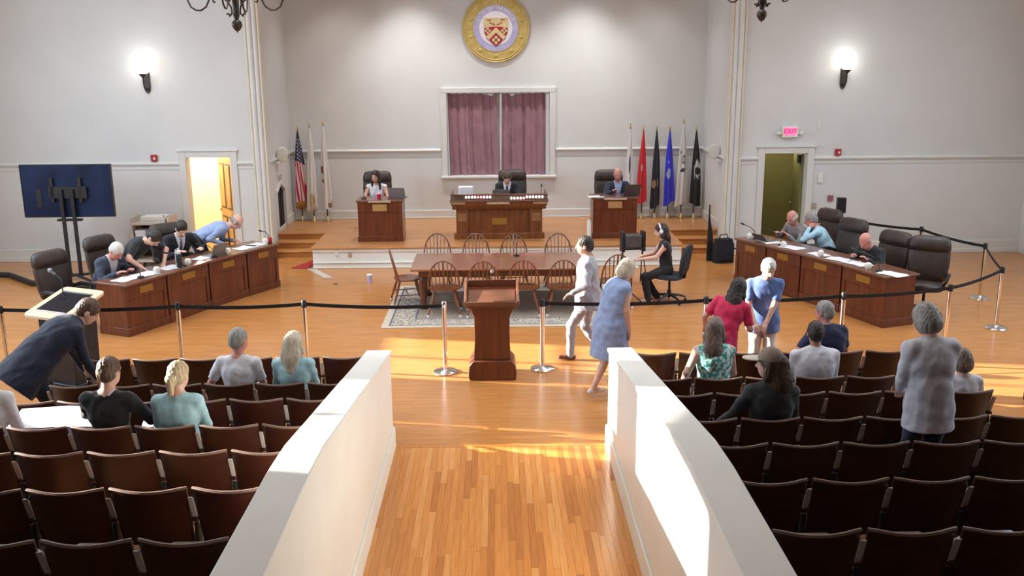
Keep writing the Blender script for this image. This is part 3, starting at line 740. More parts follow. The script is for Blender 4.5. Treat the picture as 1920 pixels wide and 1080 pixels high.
MB().rings(rr(0.37, 0.36, 0.07, 1.07, 0.045)).build('tray_top', M_lightwood, pd, bevel=0.008)
MB().rings(rr(0.265, 0.235, 0.01, 1.114, 0.004)).build('dark_inlay', mat('podium_glass', (0.010, 0.011, 0.018), 0.12), pd)
MB().bx(-0.265, 0.265, 0.225, 0.245, 1.18, 1.198).build('inlay_rim', M_greymetal, pd)
MB().bx(-0.265, 0.265, -0.25, -0.235, 1.04, 1.055).build('inlay_rim', M_paper, pd)
mic_on(pd, [(-0.24, 0.20, 1.17), (-0.25, 0.22, 1.32), (-0.29, 0.24, 1.36), (-0.40, 0.26, 1.40)], 0.008, (0.024, 0.06), M_black)
MB().ball((-0.525, 0.282, 1.447), 0.032, 10, 8).build('microphone_tip', M_foam, pd)

# ---------------------------------------------------------------- flags
def flag_uv_mat(name, fn):
    m = bpy.data.materials.new(name); n, l = nodes_of(m); b = n['Principled BSDF']; b.inputs['Roughness'].default_value = 0.7
    b.inputs['Sheen Weight'].default_value = 0.2
    tc = n.new('ShaderNodeTexCoord'); sp = n.new('ShaderNodeSeparateXYZ'); l.new(tc.outputs['UV'], sp.inputs[0])
    def mth(op, a, c=None, d=None):
        q = n.new('ShaderNodeMath'); q.operation = op
        for i, v in enumerate((a, c, d)):
            if v is None: continue
            if isinstance(v, (int, float)): q.inputs[i].default_value = v
            else: l.new(v, q.inputs[i])
        return q.outputs[0]
    def mix(f, a, c):
        q = n.new('ShaderNodeMix'); q.data_type = 'RGBA'; l.new(f, q.inputs[0])
        for i, v in ((6, a), (7, c)):
            if isinstance(v, tuple): q.inputs[i].default_value = (*v, 1)
            else: l.new(v, q.inputs[i])
        return q.outputs[2]
    l.new(fn(sp.outputs[0], sp.outputs[1], mth, mix, n, l, tc), b.inputs['Base Color'])
    return m
def spot(u, v, mth, cu, cv, ru, rv):
    return mth('LESS_THAN', mth('ADD', mth('POWER', mth('MULTIPLY', mth('SUBTRACT', u, cu), 1/ru), 2), mth('POWER', mth('MULTIPLY', mth('SUBTRACT', v, cv), 1/rv), 2)), 1.0)
def plain(c, spots=(), hem=None):
    def fn(u, v, mth, mix, n, l, tc):
        out = c
        z = mth('GREATER_THAN', v, 2.0); out = mix(z, c, c)
        if hem: out = mix(mth('LESS_THAN', v, hem[1]), out, hem[0])
        for cu, cv, ru, rv, sc in spots: out = mix(spot(u, v, mth, cu, cv, ru, rv), out, sc)
        return out
    return fn
def stars(u, v, mth, mix, n, l, tc):
    w = mth('ADD', mth('MULTIPLY', u, 4.0), mth('MULTIPLY', v, 1.8))
    stripe = mth('GREATER_THAN', mth('SINE', mth('MULTIPLY', w, 6.283)), 0.0)
    c = mix(stripe, (0.72, 0.60, 0.60), (0.50, 0.015, 0.045))
    sx = mth('ABSOLUTE', mth('SUBTRACT', mth('FRACT', mth('MULTIPLY', u, 4)), 0.5)); sy = mth('ABSOLUTE', mth('SUBTRACT', mth('FRACT', mth('ADD', mth('MULTIPLY', v, 20), mth('MULTIPLY', u, 2.0))), 0.5))
    st_ = mth('LESS_THAN', mth('ADD', sx, sy), 0.30)
    can = mix(st_, (0.012, 0.015, 0.06), (0.70, 0.70, 0.75))
    c = mix(mth('GREATER_THAN', mth('ADD', v, mth('MULTIPLY', u, 0.06)), 0.615), c, can)
    c = mix(mth('GREATER_THAN', v, 0.90), c, (0.03, 0.022, 0.02))
    return mix(mth('LESS_THAN', v, 0.05), c, (0.45, 0.20, 0.05))
def flag(x, y, ztop, zb, fn, label, nm, wide=0.13, fin=0.12, skew=0.0, pole=(0.02, 0.014, 0.012)):
    r = empty('flag', (x, y, SZ), 0, label, 'flag', 'flags on floor poles')
    MB().lathe([(0.13, 0), (0.135, 0.012), (0.05, 0.03), (0.035, 0.09), (0.022, 0.12)], n=18).build('base', M_brass, r)
    pl_ = MB().tube([(0, 0, 0.08), (0, 0, ztop)], 0.013, 8).build('pole', mat('flag_pole_wood', pole, 0.4), r)
    MB().lathe([(0.02, ztop), (0.03, ztop+0.02), (0.012, ztop+0.03), (0.028, ztop+0.06), (0.004, ztop+fin)], n=10).build('finial', M_brass, pl_)
    NZ, NA = 26, 40; mb = MB(); rs = []; uv = []
    rnd = random.Random(int(abs(x)*100)); ph = [rnd.random()*6.28 for _ in range(4)]
    top = ztop - 0.02
    for i in range(NZ+1):
        t = i/NZ; ring = []
        w = 0.026 + wide*(1-math.exp(-2.4*t))*0.88; dpt = 0.020 + 0.055*t
        cx = skew*t + 0.02*t*math.sin(3*t+ph[0])
        for k in range(NA):
            a = 2*math.pi*k/NA
            pleat = 1 + (0.16+0.22*t)*math.sin(5*a+ph[1]+1.2*t)*min(1, 3*t) + 0.10*t*math.sin(9*a+ph[2])
            z = top + (zb-top)*t + (0.07*math.sin(a+ph[3])*t if i else 0)
            ring.append((cx + w*0.5*math.cos(a)*pleat*1.15, -0.012 + dpt*math.sin(a)*pleat, z)); uv.append((0.5+0.5*math.cos(a), 1-t))
        rs.append(ring)
    mb.rings(rs); mb.uv = uv
    mb.build('flag_cloth', flag_uv_mat(nm, fn), r, smooth=60)
    return r
WHT = (0.74, 0.71, 0.69)
flag(-4.72, 22.78, 2.16, 0.34, stars, 'red, white and blue striped flag with stars, furled, beside the arched opening', 'stars_stripes_cloth', 0.25)
flag(-4.42, 22.70, 2.24, 0.26, plain(WHT, ((0.5, 0.10, 0.35, 0.09, (0.50, 0.40, 0.20)), (0.62, 0.62, 0.05, 0.2, (0.5, 0.5, 0.56)))), 'white furled flag with gold fringe, middle of the left three', 'white_gold_cloth', 0.18)
flag(-4.10, 22.70, 2.28, 0.36, plain(WHT, ((0.12, 0.46, 0.16, 0.05, (0.25, 0.05, 0.03)), (0.15, 0.32, 0.12, 0.035, (0.20, 0.09, 0.04)), (0.8, 0.05, 0.2, 0.03, (0.3, 0.18, 0.12)))), 'white furled flag with dark red emblem, right of the left three', 'white_emblem_cloth', 0.18)
flag(3.15, 22.75, 2.15, 0.40, plain((0.68, 0.67, 0.68), ((0.5, 0.50, 0.13, 0.13, (0.02, 0.03, 0.10)),)), 'white furled flag with a dark blue streak behind the right stage desk', 'white_blue_cloth', 0.15)
flag(3.46, 22.72, 2.10, 0.42, plain((0.55, 0.014, 0.026), ((0.42, 0.50, 0.12, 0.05, (0.55, 0.35, 0.30)), (0.3, 0.20, 0.15, 0.03, (0.5, 0.15, 0.12)))), 'red furled flag on a pole at the right of the stage', 'red_cloth', 0.17)
flag(3.77, 22.70, 2.10, 0.30, plain((0.012, 0.010, 0.022), ((0.30, 0.32, 0.25, 0.055, (0.30, 0.20, 0.10)), (0.72, 0.33, 0.07, 0.06, (0.55, 0.45, 0.40)))), 'near-black navy furled flag with a small tan emblem', 'navy_cloth', 0.17)
flag(4.08, 22.68, 2.10, 0.36, plain((0.03, 0.035, 0.62), ((0.45, 0.42, 0.36, 0.07, (0.35, 0.38, 0.55)), (0.4, 0.58, 0.06, 0.02, (0.5, 0.5, 0.7)))), 'bright blue furled flag with a pale emblem', 'blue_cloth', 0.19)
flag(4.40, 22.66, 2.26, 0.32, plain((0.63, 0.62, 0.60), ((0.62, 0.56, 0.26, 0.055, (0.10, 0.10, 0.11)), (0.62, 0.56, 0.17, 0.034, (0.40, 0.40, 0.40)), (0.6, 0.43, 0.36, 0.025, (0.05, 0.05, 0.09)), (0.22, 0.66, 0.16, 0.02, (0.3, 0.3, 0.32)))), 'white furled flag with a round grey-black seal', 'white_seal_cloth', 0.21, skew=-0.03)
flag(4.70, 22.64, 2.10, 0.36, plain((0.010, 0.009, 0.009), ((0.66, 0.50, 0.34, 0.13, (0.55, 0.55, 0.53)), (0.66, 0.47, 0.36, 0.055, (0.012, 0.012, 0.012)), (0.75, 0.38, 0.12, 0.035, (0.6, 0.6, 0.58)), (0.2, 0.44, 0.05, 0.10, (0.5, 0.5, 0.5)))), 'black furled flag with a white round emblem, rightmost of the flags', 'black_emblem_cloth', 0.20, skew=0.02)

# ---------------------------------------------------------------- curtains
for nm, x0, x1, lab in (('l', -1.18, -0.015, 'left mauve curtain panel drawn across the stage window'), ('r', 0.115, 1.16, 'right mauve curtain panel drawn across the stage window')):
    rnd = random.Random(3 if nm == 'l' else 9); NX, NZ = 90, 14; rs = []
    f = [(rnd.uniform(5, 9), rnd.random()*6.28, 0.020), (rnd.uniform(11, 17), rnd.random()*6.28, 0.022), (rnd.uniform(20, 28), rnd.random()*6.28, 0.010)]
    for j in range(NZ+1):
        v = j/NZ; z = 1.465 + (3.40-1.465)*v; row = []
        for side in (0, 1):
            for i in range(NX+1):
                u = i/NX if side == 0 else 1-i/NX
                amp = 1.25 - 0.55*v
                y = sum(a*math.sin(q*6.283*u*0.55 + p + 0.5*math.sin(2.2*v)*(k+0.5)) for k, (q, p, a) in enumerate(f))*amp
                zz = z + (0.018*math.sin(40*u + (0 if nm == 'l' else 2)) - (0.05*math.exp(-((u-(0.85 if nm == 'l' else 0.25))/0.09)**2)) if j == NZ else 0)
                row.append((x0+(x1-x0)*u + (0.03*(1-v) if nm == 'l' else -0.035*(1-v)*(1-u)), BW+0.10+y+side*0.006, zz))
        rs.append(row)
    cu = empty('curtain', (0, 0, 0), 0, lab, 'curtain', 'window curtains')
    MB().rings(rs).build('curtain_cloth', M_curtain, cu, smooth=80)
rod = MB().tube([(-1.19, BW+0.10, 3.395), (1.24, BW+0.10, 3.395)], 0.012, 8).build('curtain_rod', M_greymetal, label='thin metal curtain rod across the top of the stage window', cat='rod')

# ---------------------------------------------------------------- city seal
M_sealgold = mat('seal_gold', (0.56, 0.41, 0.11), 0.45, 0.15, scale=9, col2=(0.70, 0.55, 0.21), bump=0.5, bscale=14)
M_sealblue = mat('seal_lavender', (0.42, 0.40, 0.66), 0.6, scale=7, col2=(0.55, 0.53, 0.72))
M_sealwhite = mat('seal_white', (0.84, 0.80, 0.84), 0.6, var=0.03)
M_sealred = mat('seal_red', (0.42, 0.015, 0.03), 0.5, var=0.15)
M_sealcream = mat('seal_cream', (0.70, 0.55, 0.30), 0.5, var=0.1)
sl = empty('city_seal', (-0.01, BW-0.004, 4.89), 0, 'large round gilded city seal with red shield, high on the stage wall', 'seal')
def disc(r0, y0, y1, n=64, cy=0.0):
    return MB().rings([[(r0*math.cos(2*math.pi*k/n), y, r0*math.sin(2*math.pi*k/n)) for k in range(n)] for y in (y0, y1)])
disc(0.78, 0, -0.05).build('gold_ring', M_sealgold, sl, bevel=0.01)
for rr_ in (0.765, 0.715):
    MB().tube([(rr_*math.cos(2*math.pi*k/64), -0.052, rr_*math.sin(2*math.pi*k/64)) for k in range(65)], 0.012, 6).build('rim_bead', M_sealgold, sl)
band = disc(0.525, -0.05, -0.06).build('inscription_band', M_sealblue, sl)
disc(0.385, -0.06, -0.066).build('white_field', M_sealwhite, sl)
for k in range(10):
    a = 2*math.pi*k/10 + 0.3
    MB().ball((0.62*math.cos(a), -0.05, 0.62*math.sin(a)), (0.055, 0.02, 0.04), 10, 6).build('ornament', M_sealgold, sl)
def flat(pts, y0, y1): return MB().extr(pts, 'y', y0, y1)
hw = 0.275
shield = [(-hw, 0.0), (-hw+0.01, -0.10), (-0.20, -0.22), (-0.10, -0.33), (0, -0.40), (0.10, -0.33), (0.20, -0.22), (hw-0.01, -0.10), (hw, 0.0), (0.15, 0.028), (0, 0.038), (-0.15, 0.028)]
shd = flat(shield, -0.082, -0.066).build('shield', M_sealred, sl)
flat([(-hw, 0.0), (-hw-0.01, 0.12), (-hw, 0.235), (hw, 0.235), (hw+0.01, 0.12), (hw, 0.0), (0.15, 0.03), (0, 0.04), (-0.15, 0.03)], -0.085, -0.066).build('shield_chief', M_sealcream, shd)
flat([(0, 0.02), (0.235, -0.19), (0.17, -0.262), (0, -0.10), (-0.17, -0.262), (-0.235, -0.19)], -0.09, -0.08).build('chevron', M_sealcream, shd)
def crosslet(cx, cz, s):
    t = 0.022*s
    m = MB()
    for w, h in ((t, 0.10*s), (0.10*s, t)): m.bx(cx-w, cx+w, -0.092, -0.082, cz-h, cz+h)
    for dx, dz in ((0, .065), (0, -.065)): m.bx(cx-.04*s, cx+.04*s, -0.0915, -0.082, cz+dz*s-t*.8, cz+dz*s+t*.8)
    for dx in (-.065, .065): m.bx(cx+dx*s-t*.8, cx+dx*s+t*.8, -0.0912, -0.082, cz-.04*s, cz+.04*s)
    m.build('crosslet', M_sealcream, shd)
crosslet(-0.19, -0.055, 0.72); crosslet(0.19, -0.055, 0.72); crosslet(0, -0.265, 0.95)
M_lion = mat('seal_ornament', (0.52, 0.24, 0.10), 0.5, var=0.3)
for s in (-1, 1):
    MB().tube([(s*0.20, -0.086, 0.19), (s*0.12, -0.09, 0.20), (s*0.14, -0.09, 0.13), (s*0.06, -0.09, 0.10), (s*0.02, -0.086, 0.07)], 0.016, 6).build('chief_scroll', M_lion, shd)
def text_mesh(ch, size, name, m, parent, depth=0.004):
    cu = bpy.data.curves.new('lettering', 'FONT'); cu.body = ch; cu.size = size; cu.align_x = 'CENTER'; cu.align_y = 'CENTER'; cu.extrude = depth; cu.offset = size*0.012
    to = bpy.data.objects.new('lettering', cu); COL.objects.link(to)
    me = bpy.data.meshes.new_from_object(to.evaluated_get(bpy.context.evaluated_depsgraph_get()))
    bpy.data.objects.remove(to)
    o = bpy.data.objects.new(name, me); COL.objects.link(o); me.materials.clear(); me.materials.append(m); own(o, parent)
    return o
TXT = 'CITY OF WARWICK'
for i, ch in enumerate(TXT):
    if ch == ' ': continue
    a = R(155 - 130*i/(len(TXT)-1))
    o = text_mesh(ch, 0.115, 'letter', M_sealwhite, band)
    o.location = (0.455*math.cos(a), -0.064, 0.455*math.sin(a))
    o.rotation_euler = (R(90), -(a-R(90)), 0)
# ================================================================== LAMPS, WALL FITTINGS, OTHER EQUIPMENT
M_globe = mat('lit_globe', (1, 0.98, 0.92), 0.4, emit=((1.0, 0.97, 0.90), 4.0))
for s, z, lab in ((-1, 4.17, 'round white globe wall lamp on the left wall'), (1, 4.15, 'round white globe wall lamp on the right wall')):
    r = empty('wall_lamp', (s*7.27, PW, z-0.62), 0, lab, 'wall lamp', 'globe wall lamps')
    MB().extr([(-0.065, 0.10), (-0.04, 0.03), (0, 0.0), (0.04, 0.03), (0.065, 0.10), (0.065, 0.44), (0.03, 0.49), (-0.03, 0.49), (-0.065, 0.44)], 'y', -0.035, 0.0).build('back_plate', M_darkmetal, r, bevel=0.008)
    MB().tube([(0, -0.03, 0.10), (0, -0.12, 0.07), (0, -0.20, 0.14), (0, -0.22, 0.26), (0, -0.22, 0.34)], 0.014, 8).build('arm', M_darkmetal, r); am = KIDS[r.name][-1]
    MB().lathe([(0.015, 0.32), (0.05, 0.36), (0.085, 0.40), (0.08, 0.42)], (0, -0.22, 0), 16).build('globe_holder', M_darkmetal, am)
    MB().ball((0, -0.22, 0.57), 0.185, 24, 16).build('globe', M_globe, am, smooth=80)
    lamp('wall_lamp_light', 'POINT', (s*7.27, PW-0.30, z-0.05), 9, (1.0, 0.95, 0.85), 0.19)
def spiral(cx, cz, r0, r1, a0, turns, n=14):
    return [(cx + (r0+(r1-r0)*i/n)*math.cos(a0+turns*2*math.pi*i/n), cz + (r0+(r1-r0)*i/n)*math.sin(a0+turns*2*math.pi*i/n)) for i in range(n+1)]
M_globe2 = mat('chandelier_globe', (1, 0.97, 0.9), 0.4, emit=((1.0, 0.93, 0.80), 1.2))
def chandelier(x, y, z, rot, lab):
    r = empty('chandelier', (x, y, z), rot, lab, 'chandelier', 'wrought-iron chandeliers')
    MB().lathe([(0.004, 0.0), (0.008, 0.02), (0.03, 0.03), (0.062, 0.08), (0.066, 0.10), (0.055, 0.14), (0.025, 0.165), (0.03, 0.18), (0.042, 0.22), (0.038, 0.26), (0.045, 0.5), (0.05, 0.62), (0.03, 0.66), (0.022, 1.2), (0.02, CEIL-z)], n=16).build('stem', M_darkmetal, r)
    for k in range(4):
        a = 2*math.pi*k/4; c, s = math.cos(a), math.sin(a)
        T = lambda pts: [(p[0]*c, p[0]*s, p[1]) for p in pts]
        low = spiral(0.098, 0.215, 0.012, 0.04, R(60), -0.85, 12)[::1]
        low = [(0.115, 0.235), (0.10, 0.245), (0.088, 0.232), (0.09, 0.208), (0.108, 0.195), (0.09, 0.20)][:0] + [(0.118, 0.222), (0.110, 0.235), (0.095, 0.235), (0.085, 0.220), (0.085, 0.200), (0.075, 0.215), (0.055, 0.235), (0.052, 0.27), (0.062, 0.32), (0.09, 0.37), (0.14, 0.415), (0.20, 0.435), (0.245, 0.43), (0.275, 0.41), (0.28, 0.385), (0.265, 0.372), (0.25, 0.38)]
        MB().tube(T(low), 0.011, 6).build('lower_scroll', M_darkmetal, r)
        arm = [(0.04, 0.64), (0.12, 0.56), (0.20, 0.52), (0.27, 0.54), (0.32, 0.60), (0.34, 0.56), (0.325, 0.48), (0.33, 0.40), (0.37, 0.32), (0.44, 0.275), (0.50, 0.28), (0.56, 0.32), (0.595, 0.40), (0.60, 0.50), (0.58, 0.60), (0.56, 0.66)]
        am = MB().tube(T(arm), 0.012, 6).build('arm', M_darkmetal, r)
        MB().lathe([(0.02, 0.64), (0.07, 0.68), (0.075, 0.70)], (0.56*c, 0.56*s, 0), 12).build('lamp_cup', M_darkmetal, am)
        MB().ball((0.56*c, 0.56*s, 0.81), 0.12, 16, 10).build('globe', M_globe2, am, smooth=80)
    lamp('chandelier_light', 'POINT', (x, y, z+1.25), 40, (1.0, 0.88, 0.70), 0.5)
chandelier(-3.27, 12.5, 4.54, 0.0, 'dark wrought-iron chandelier at the top left of the picture')
chandelier(3.37, 12.5, 4.62, R(38), 'dark wrought-iron chandelier at the top right of the picture')

M_red = mat('alarm_red', (0.42, 0.02, 0.03), 0.4)
for s, x in ((-1, -7.27), (1, 7.27)):
    r = empty('fire_alarm', (x, PW, 2.14), 0, 'small red fire alarm strobe on the %s wall above the rail' % ('left' if s < 0 else 'right'), 'fire alarm', 'fire alarm strobes')
    MB().bx(-0.065, 0.065, -0.05, 0, 0, 0.14).build('housing', M_red, r, bevel=0.008)
    MB().ball((0.015, -0.05, 0.06), (0.025, 0.02, 0.03), 10, 6).build('strobe', M_paper, r)
ex = empty('exit_sign', (6.21, PW, 2.51), 0, 'lit red EXIT sign above the right doorway', 'exit sign')
MB().bx(-0.17, 0.17, -0.07, 0, 0.02, 0.25).build('housing', M_white, ex, bevel=0.01)
MB().bx(-0.125, 0.125, -0.078, -0.07, 0.07, 0.23).build('lit_panel', mat('exit_panel', (0.9, 0.2, 0.35), 0.4, emit=((1.0, 0.16, 0.36), 0.9)), ex)
t_ = text_mesh('EXIT', 0.135, 'lettering', mat('exit_letters', (0.8, 0.0, 0.1), 0.4, emit=((1.0, 0.0, 0.16), 0.55)), ex)
t_.location = (0, -0.081, 0.15); t_.rotation_euler = (R(90), 0, 0)
for s in (-1, 1):
    MB().tube([(s*0.17, -0.04, 0.12), (s*0.21, -0.05, 0.10)], 0.02, 8).ball((s*0.24, -0.06, 0.11), (0.04, 0.045, 0.045), 10, 8).build('emergency_lamp', M_white, ex)
def plate(x, y, z, w, h, m, lab, nm='wall_switch', cat='switch', d=0.015, ax='y'):
    if ax == 'y': mb = MB().bx(-w/2, w/2, -d, 0, -h/2, h/2)
    else: mb = MB().bx(*sorted((0, ax*d)), -w/2, w/2, -h/2, h/2)
    r = empty(nm, (x, y, z), 0, lab, cat)
    mb.build('cover_plate', m, r, bevel=0.004)
    if ax == 'y': MB().bx(-w*0.18, w*0.18, -d-0.008, -d, -h*0.22, h*0.22).build('toggle', m, r, bevel=0.002)
    return r
plate(6.83, PW, 2.77, 0.05, 0.13, M_white, 'small white sensor box right of the exit sign', 'wall_sensor', 'sensor', 0.03)
plate(6.93, PW, 1.66, 0.10, 0.20, M_white, 'white thermostat cover beside the right doorway', 'thermostat', 'thermostat', 0.03)
plate(7.18, PW, 1.22, 0.12, 0.13, mat('faded_red', (0.30, 0.12, 0.13), 0.5), 'faded red pull station on the right wall', 'pull_station', 'alarm', 0.03)
plate(6.82, PW, 1.06, 0.12, 0.12, M_greymetal, 'grey switch plate beside the right doorway')
for x, z in ((-3.35, 0.30), (-3.08, 0.28)):
    plate(x, 19.37, z, 0.07, 0.10, M_white if x < -3.2 else mat('beige_plate', (0.45, 0.36, 0.28), 0.5), 'white outlet on the stage front, left one' if x < -3.2 else 'beige outlet on the stage front, right one', 'outlet', 'outlet')
for dy, lab in ((0.0, 'grey switch plate above the arched opening, left'), (0.18, 'grey switch plate above the arched opening, right')):
    plate(-AW, 21.55+dy, 1.62, 0.10, 0.12, M_greymetal, lab, ax=1)
for s, y in ((-1, 21.55), (1, 21.3)):
    r = empty('wall_speaker', (s*(AW), y, 2.02), 0, 'white horn speaker on the %s side wall of the stage' % ('left' if s < 0 else 'right'), 'speaker', 'white wall speakers')
    MB().tube([(0, 0, 0.14), (-s*0.10, -0.05, 0.14)], 0.03, 8).build('bracket', M_white, r)
    MB().rings([[(-s*0.08 + 0.13*math.cos(q)*0.6*(-s), -0.06 - 0.02*k, 0.14+0.13*math.sin(q)) for q in [2*math.pi*i/16 for i in range(16)]] for k in (0,)] +
               [[(-s*(0.10+0.05*k) + w*0.75*math.cos(q), -0.06 - 0.09*k, 0.14+w*math.sin(q)) for q in [2*math.pi*i/16 for i in range(16)]] for k, w in ((0.3, 0.15), (1.0, 0.17), (1.3, 0.15))]).build('speaker_body', M_white, r, smooth=60)
    MB().bx(*sorted((-s*0.0, -s*0.10)), -0.30, 0.05, -0.06, -0.01).build('shelf_bracket', M_white, r, bevel=0.008)

# ---------------------------------------------------------------- television on a stand (seen from behind)
tv = empty('television', (-8.38, 18.6, 0), R(1), 'large dark television on a black floor stand at the far left', 'television')
M_tv = mat('tv_back', (0.008, 0.016, 0.050), 0.5, var=0.45, scale=2, spec=0.2)
MB().bx(-0.86, 0.86, -0.03, 0.03, 1.25, 2.27).build('panel', M_tv, tv, bevel=0.012)
for x0, x1, z0, z1 in ((-0.87, 0.87, 2.255, 2.275), (-0.87, 0.87, 1.245, 1.265), (-0.87, -0.855, 1.25, 2.27), (0.855, 0.87, 1.25, 2.27)):
    MB().bx(x0, x1, -0.035, 0.035, z0, z1).build('bezel', M_black, tv)
MB().bx(-0.35, 0.38, -0.075, -0.05, 1.62, 1.85).build('mount_plate', M_black, tv)
for x in (-0.28, 0.26): MB().bx(x-0.03, x+0.03, -0.075, -0.03, 1.55, 2.02).build('mount_rail', M_black, tv)
MB().bx(-0.60, -0.50, -0.042, -0.03, 1.45, 1.80).build('port_panel', M_black, tv)
for x in (-0.10, 0.11): MB().bx(x-0.03, x+0.03, -0.12, -0.07, 0.06, 1.80).build('stand_upright', M_black, tv)
MB().bx(-0.22, 0.24, -0.13, -0.02, 1.18, 1.22).build('stand_shelf', M_black, tv)
for x in (-0.45, 0.45):
    MB().tube([(0, -0.09, 0.10), (x, -0.45, 0.05)], 0.028, 8).build('stand_leg', M_black, tv)
    MB().tube([(0, -0.09, 0.10), (x, 0.35, 0.05)], 0.028, 8).build('stand_leg', M_black, tv)
    MB().ball((x, -0.45, 0.03), 0.03, 8, 6).build('caster', M_black, tv)
    MB().ball((x, 0.35, 0.03), 0.03, 8, 6).build('caster', M_black, tv)
# equipment cart beside the left door
ct = empty('equipment_cart', (-7.22, 19.85, 0), 0, 'pale wooden equipment cart against the left wall beside the doorway', 'cart')
M_cart = mat('cart_wood', (0.62, 0.54, 0.47), 0.5, var=0.08)
for x in (-0.40, 0.37): MB().bx(x, x+0.03, -0.28, 0.28, 0.05, 1.06).build('side_panel', M_cart, ct, bevel=0.004)
for z in (0.12, 0.55, 0.90): MB().bx(-0.37, 0.37, -0.27, 0.27, z, z+0.03).build('shelf', M_cart, ct)
MB().bx(-0.37, 0.37, 0.26, 0.28, 0.15, 0.90).build('back_panel', mat('cart_back', (0.10, 0.08, 0.09), 0.6), ct)
for x in (-0.37, 0.37):
    for y in (-0.24, 0.24): MB().ball((x, y, 0.03), 0.03, 8, 6).build('caster', M_black, ct)
def simple_thing(mb, nm, m, lab, cat, loc=(0, 0, 0), rz=0, group=None, bevel=0.0, smooth=35):
    return mb.build(nm, m, None, bevel=bevel, label=lab, cat=cat, group=group, loc=loc, rz=rz, smooth=smooth)
pr = empty('document_box', (-7.20, 19.82, 0.93), 0, 'white flat equipment box on top of the pale cart', 'box')
MB().bx(-0.23, 0.27, -0.18, 0.2, 0, 0.13).build('box_body', M_white, pr, bevel=0.01)
MB().bx(-0.22, 0.26, -0.185, -0.17, 0.05, 0.055).build('lid_seam', M_greymetal, pr)
sg = empty('table_easel', (-6.96, 19.70, 0.93), 0, 'small black easel stand on the pale cart', 'stand')
for s in (-1, 1): MB().tube([(0.0, 0, 0.15), (s*0.04, -0.05 if s < 0 else 0.0, 0.0)], 0.01, 6).build('easel_leg', M_black, sg)
MB().tube([(0.0, 0, 0.15), (0.0, 0.08, 0.0)], 0.008, 6).build('easel_leg', M_black, sg)
bxx = empty('paper_carton', (-7.45, 19.75, 0.58), 0, 'white paper carton on the middle shelf of the pale cart', 'box')
MB().bx(-0.10, 0.10, -0.14, 0.14, 0, 0.20).build('carton', M_paper, bxx, bevel=0.006)
MB().bx(-0.103, 0.103, -0.143, 0.143, 0.15, 0.205).build('carton_lid', M_paper, bxx, bevel=0.004)
# rolled black hose along the left wall
h = simple_thing(MB().tube([(-11.2, 18.9, 0.06), (-9.8, 18.75, 0.06), (-9.0, 18.0, 0.06), (-8.0, 17.75, 0.06), (-7.3, 17.6, 0.06)], 0.055, 10), 'cable_ramp', M_black, 'long black roll lying on the floor along the left wall', 'cable cover')
# small black speaker on a stand, right wall
sp_ = empty('stand_speaker', (7.20, 19.72, 0), R(-8), 'small black speaker on a thin stand by the right wall', 'speaker')
MB().bx(-0.09, 0.09, -0.07, 0.07, 1.0, 1.32).build('cabinet', M_black, sp_, bevel=0.008)
MB().tube([(0, 0, 0.05), (0, 0, 1.0)], 0.016, 8).build('pole', M_black, sp_)
for k in range(3):
    a = R(120*k); MB().tube([(0, 0, 0.30), (0.25*math.cos(a), 0.25*math.sin(a), 0.012)], 0.01, 6).build('tripod_leg', M_black, sp_)
# black gear bag and upright pole at the right of the stage
bg_ = empty('gear_bag', (4.72, 19.55, 0), R(10), 'black gear bag standing on the floor right of the stage steps', 'bag')
MB().rings([sup(0.22, 0.13, 0, z, e=0.6) if z < 0.4 else sup(0.19-0.10*(z-0.4), 0.11, 0, z, e=0.6) for z in (0.0, 0.03, 0.2, 0.38, 0.46, 0.5)]).build('bag_body', M_blackfab, bg_, smooth=60)
MB().tube([(-0.1, 0, 0.48), (-0.08, 0, 0.58), (0.06, 0, 0.60), (0.10, 0, 0.49)], 0.012, 6).build('handle', M_blackfab, bg_)
MB().bx(-0.15, 0.15, -0.16, -0.12, 0.06, 0.28).build('front_pocket', M_blackfab, bg_, bevel=0.02)
MB().tube([(0.19, -0.02, 0.30), (0.34, -0.04, 0.26)], 0.014, 6).build('strap', M_blackfab, bg_)
pk = empty('upright_case', (4.46, 19.72, 0), 0, 'tall thin black case leaning by the stage steps at right', 'case')
MB().rings([[(-0.05, -0.05, 0), (0.08, -0.05, 0), (0.08, 0.05, 0), (-0.05, 0.05, 0)], [(-0.045, -0.04, 0.55), (0.06, -0.04, 0.55), (0.06, 0.04, 0.55), (-0.045, 0.04, 0.55)], [(-0.04, -0.02, 0.9), (-0.005, -0.02, 0.9), (-0.005, 0.02, 0.9), (-0.04, 0.02, 0.9)], [(-0.035, -0.015, 1.2), (-0.015, -0.015, 1.2), (-0.015, 0.015, 1.2), (-0.035, 0.015, 1.2)]]).build('case_body', M_blackfab, pk, bevel=0.008)
MB().bx(-0.015, 0.01, -0.06, -0.05, 0.2, 0.4).build('case_clasp', M_black, pk)

# ---------------------------------------------------------------- reporter's chair, steno machine, monitor stand
oc = empty('office_chair', (3.0, 16.26, 0), R(62), 'black upholstered swivel office chair of the woman with headphones', 'chair')
swivel_base(oc, M_black, 0.30, 0.10, 0.43)
M_navyfab = mat('navy_upholstery', (0.018, 0.022, 0.035), 0.8, var=0.25, scale=20, bump=0.15, bscale=200)
MB().rings([sup(0.20, 0.20, 0.0, 0.43), sup(0.25, 0.25, 0.0, 0.45), sup(0.25, 0.25, 0.0, 0.50), sup(0.22, 0.22, 0.0, 0.52)]).build('seat', M_navyfab, oc, smooth=60)
MB().rings([sup(0.12, 0.03, -0.24, 0.52), sup(0.21, 0.045, -0.25, 0.58), sup(0.235, 0.05, -0.28, 0.80), sup(0.20, 0.045, -0.32, 0.98), sup(0.12, 0.03, -0.335, 1.04)]).build('backrest', M_navyfab, oc, smooth=60)
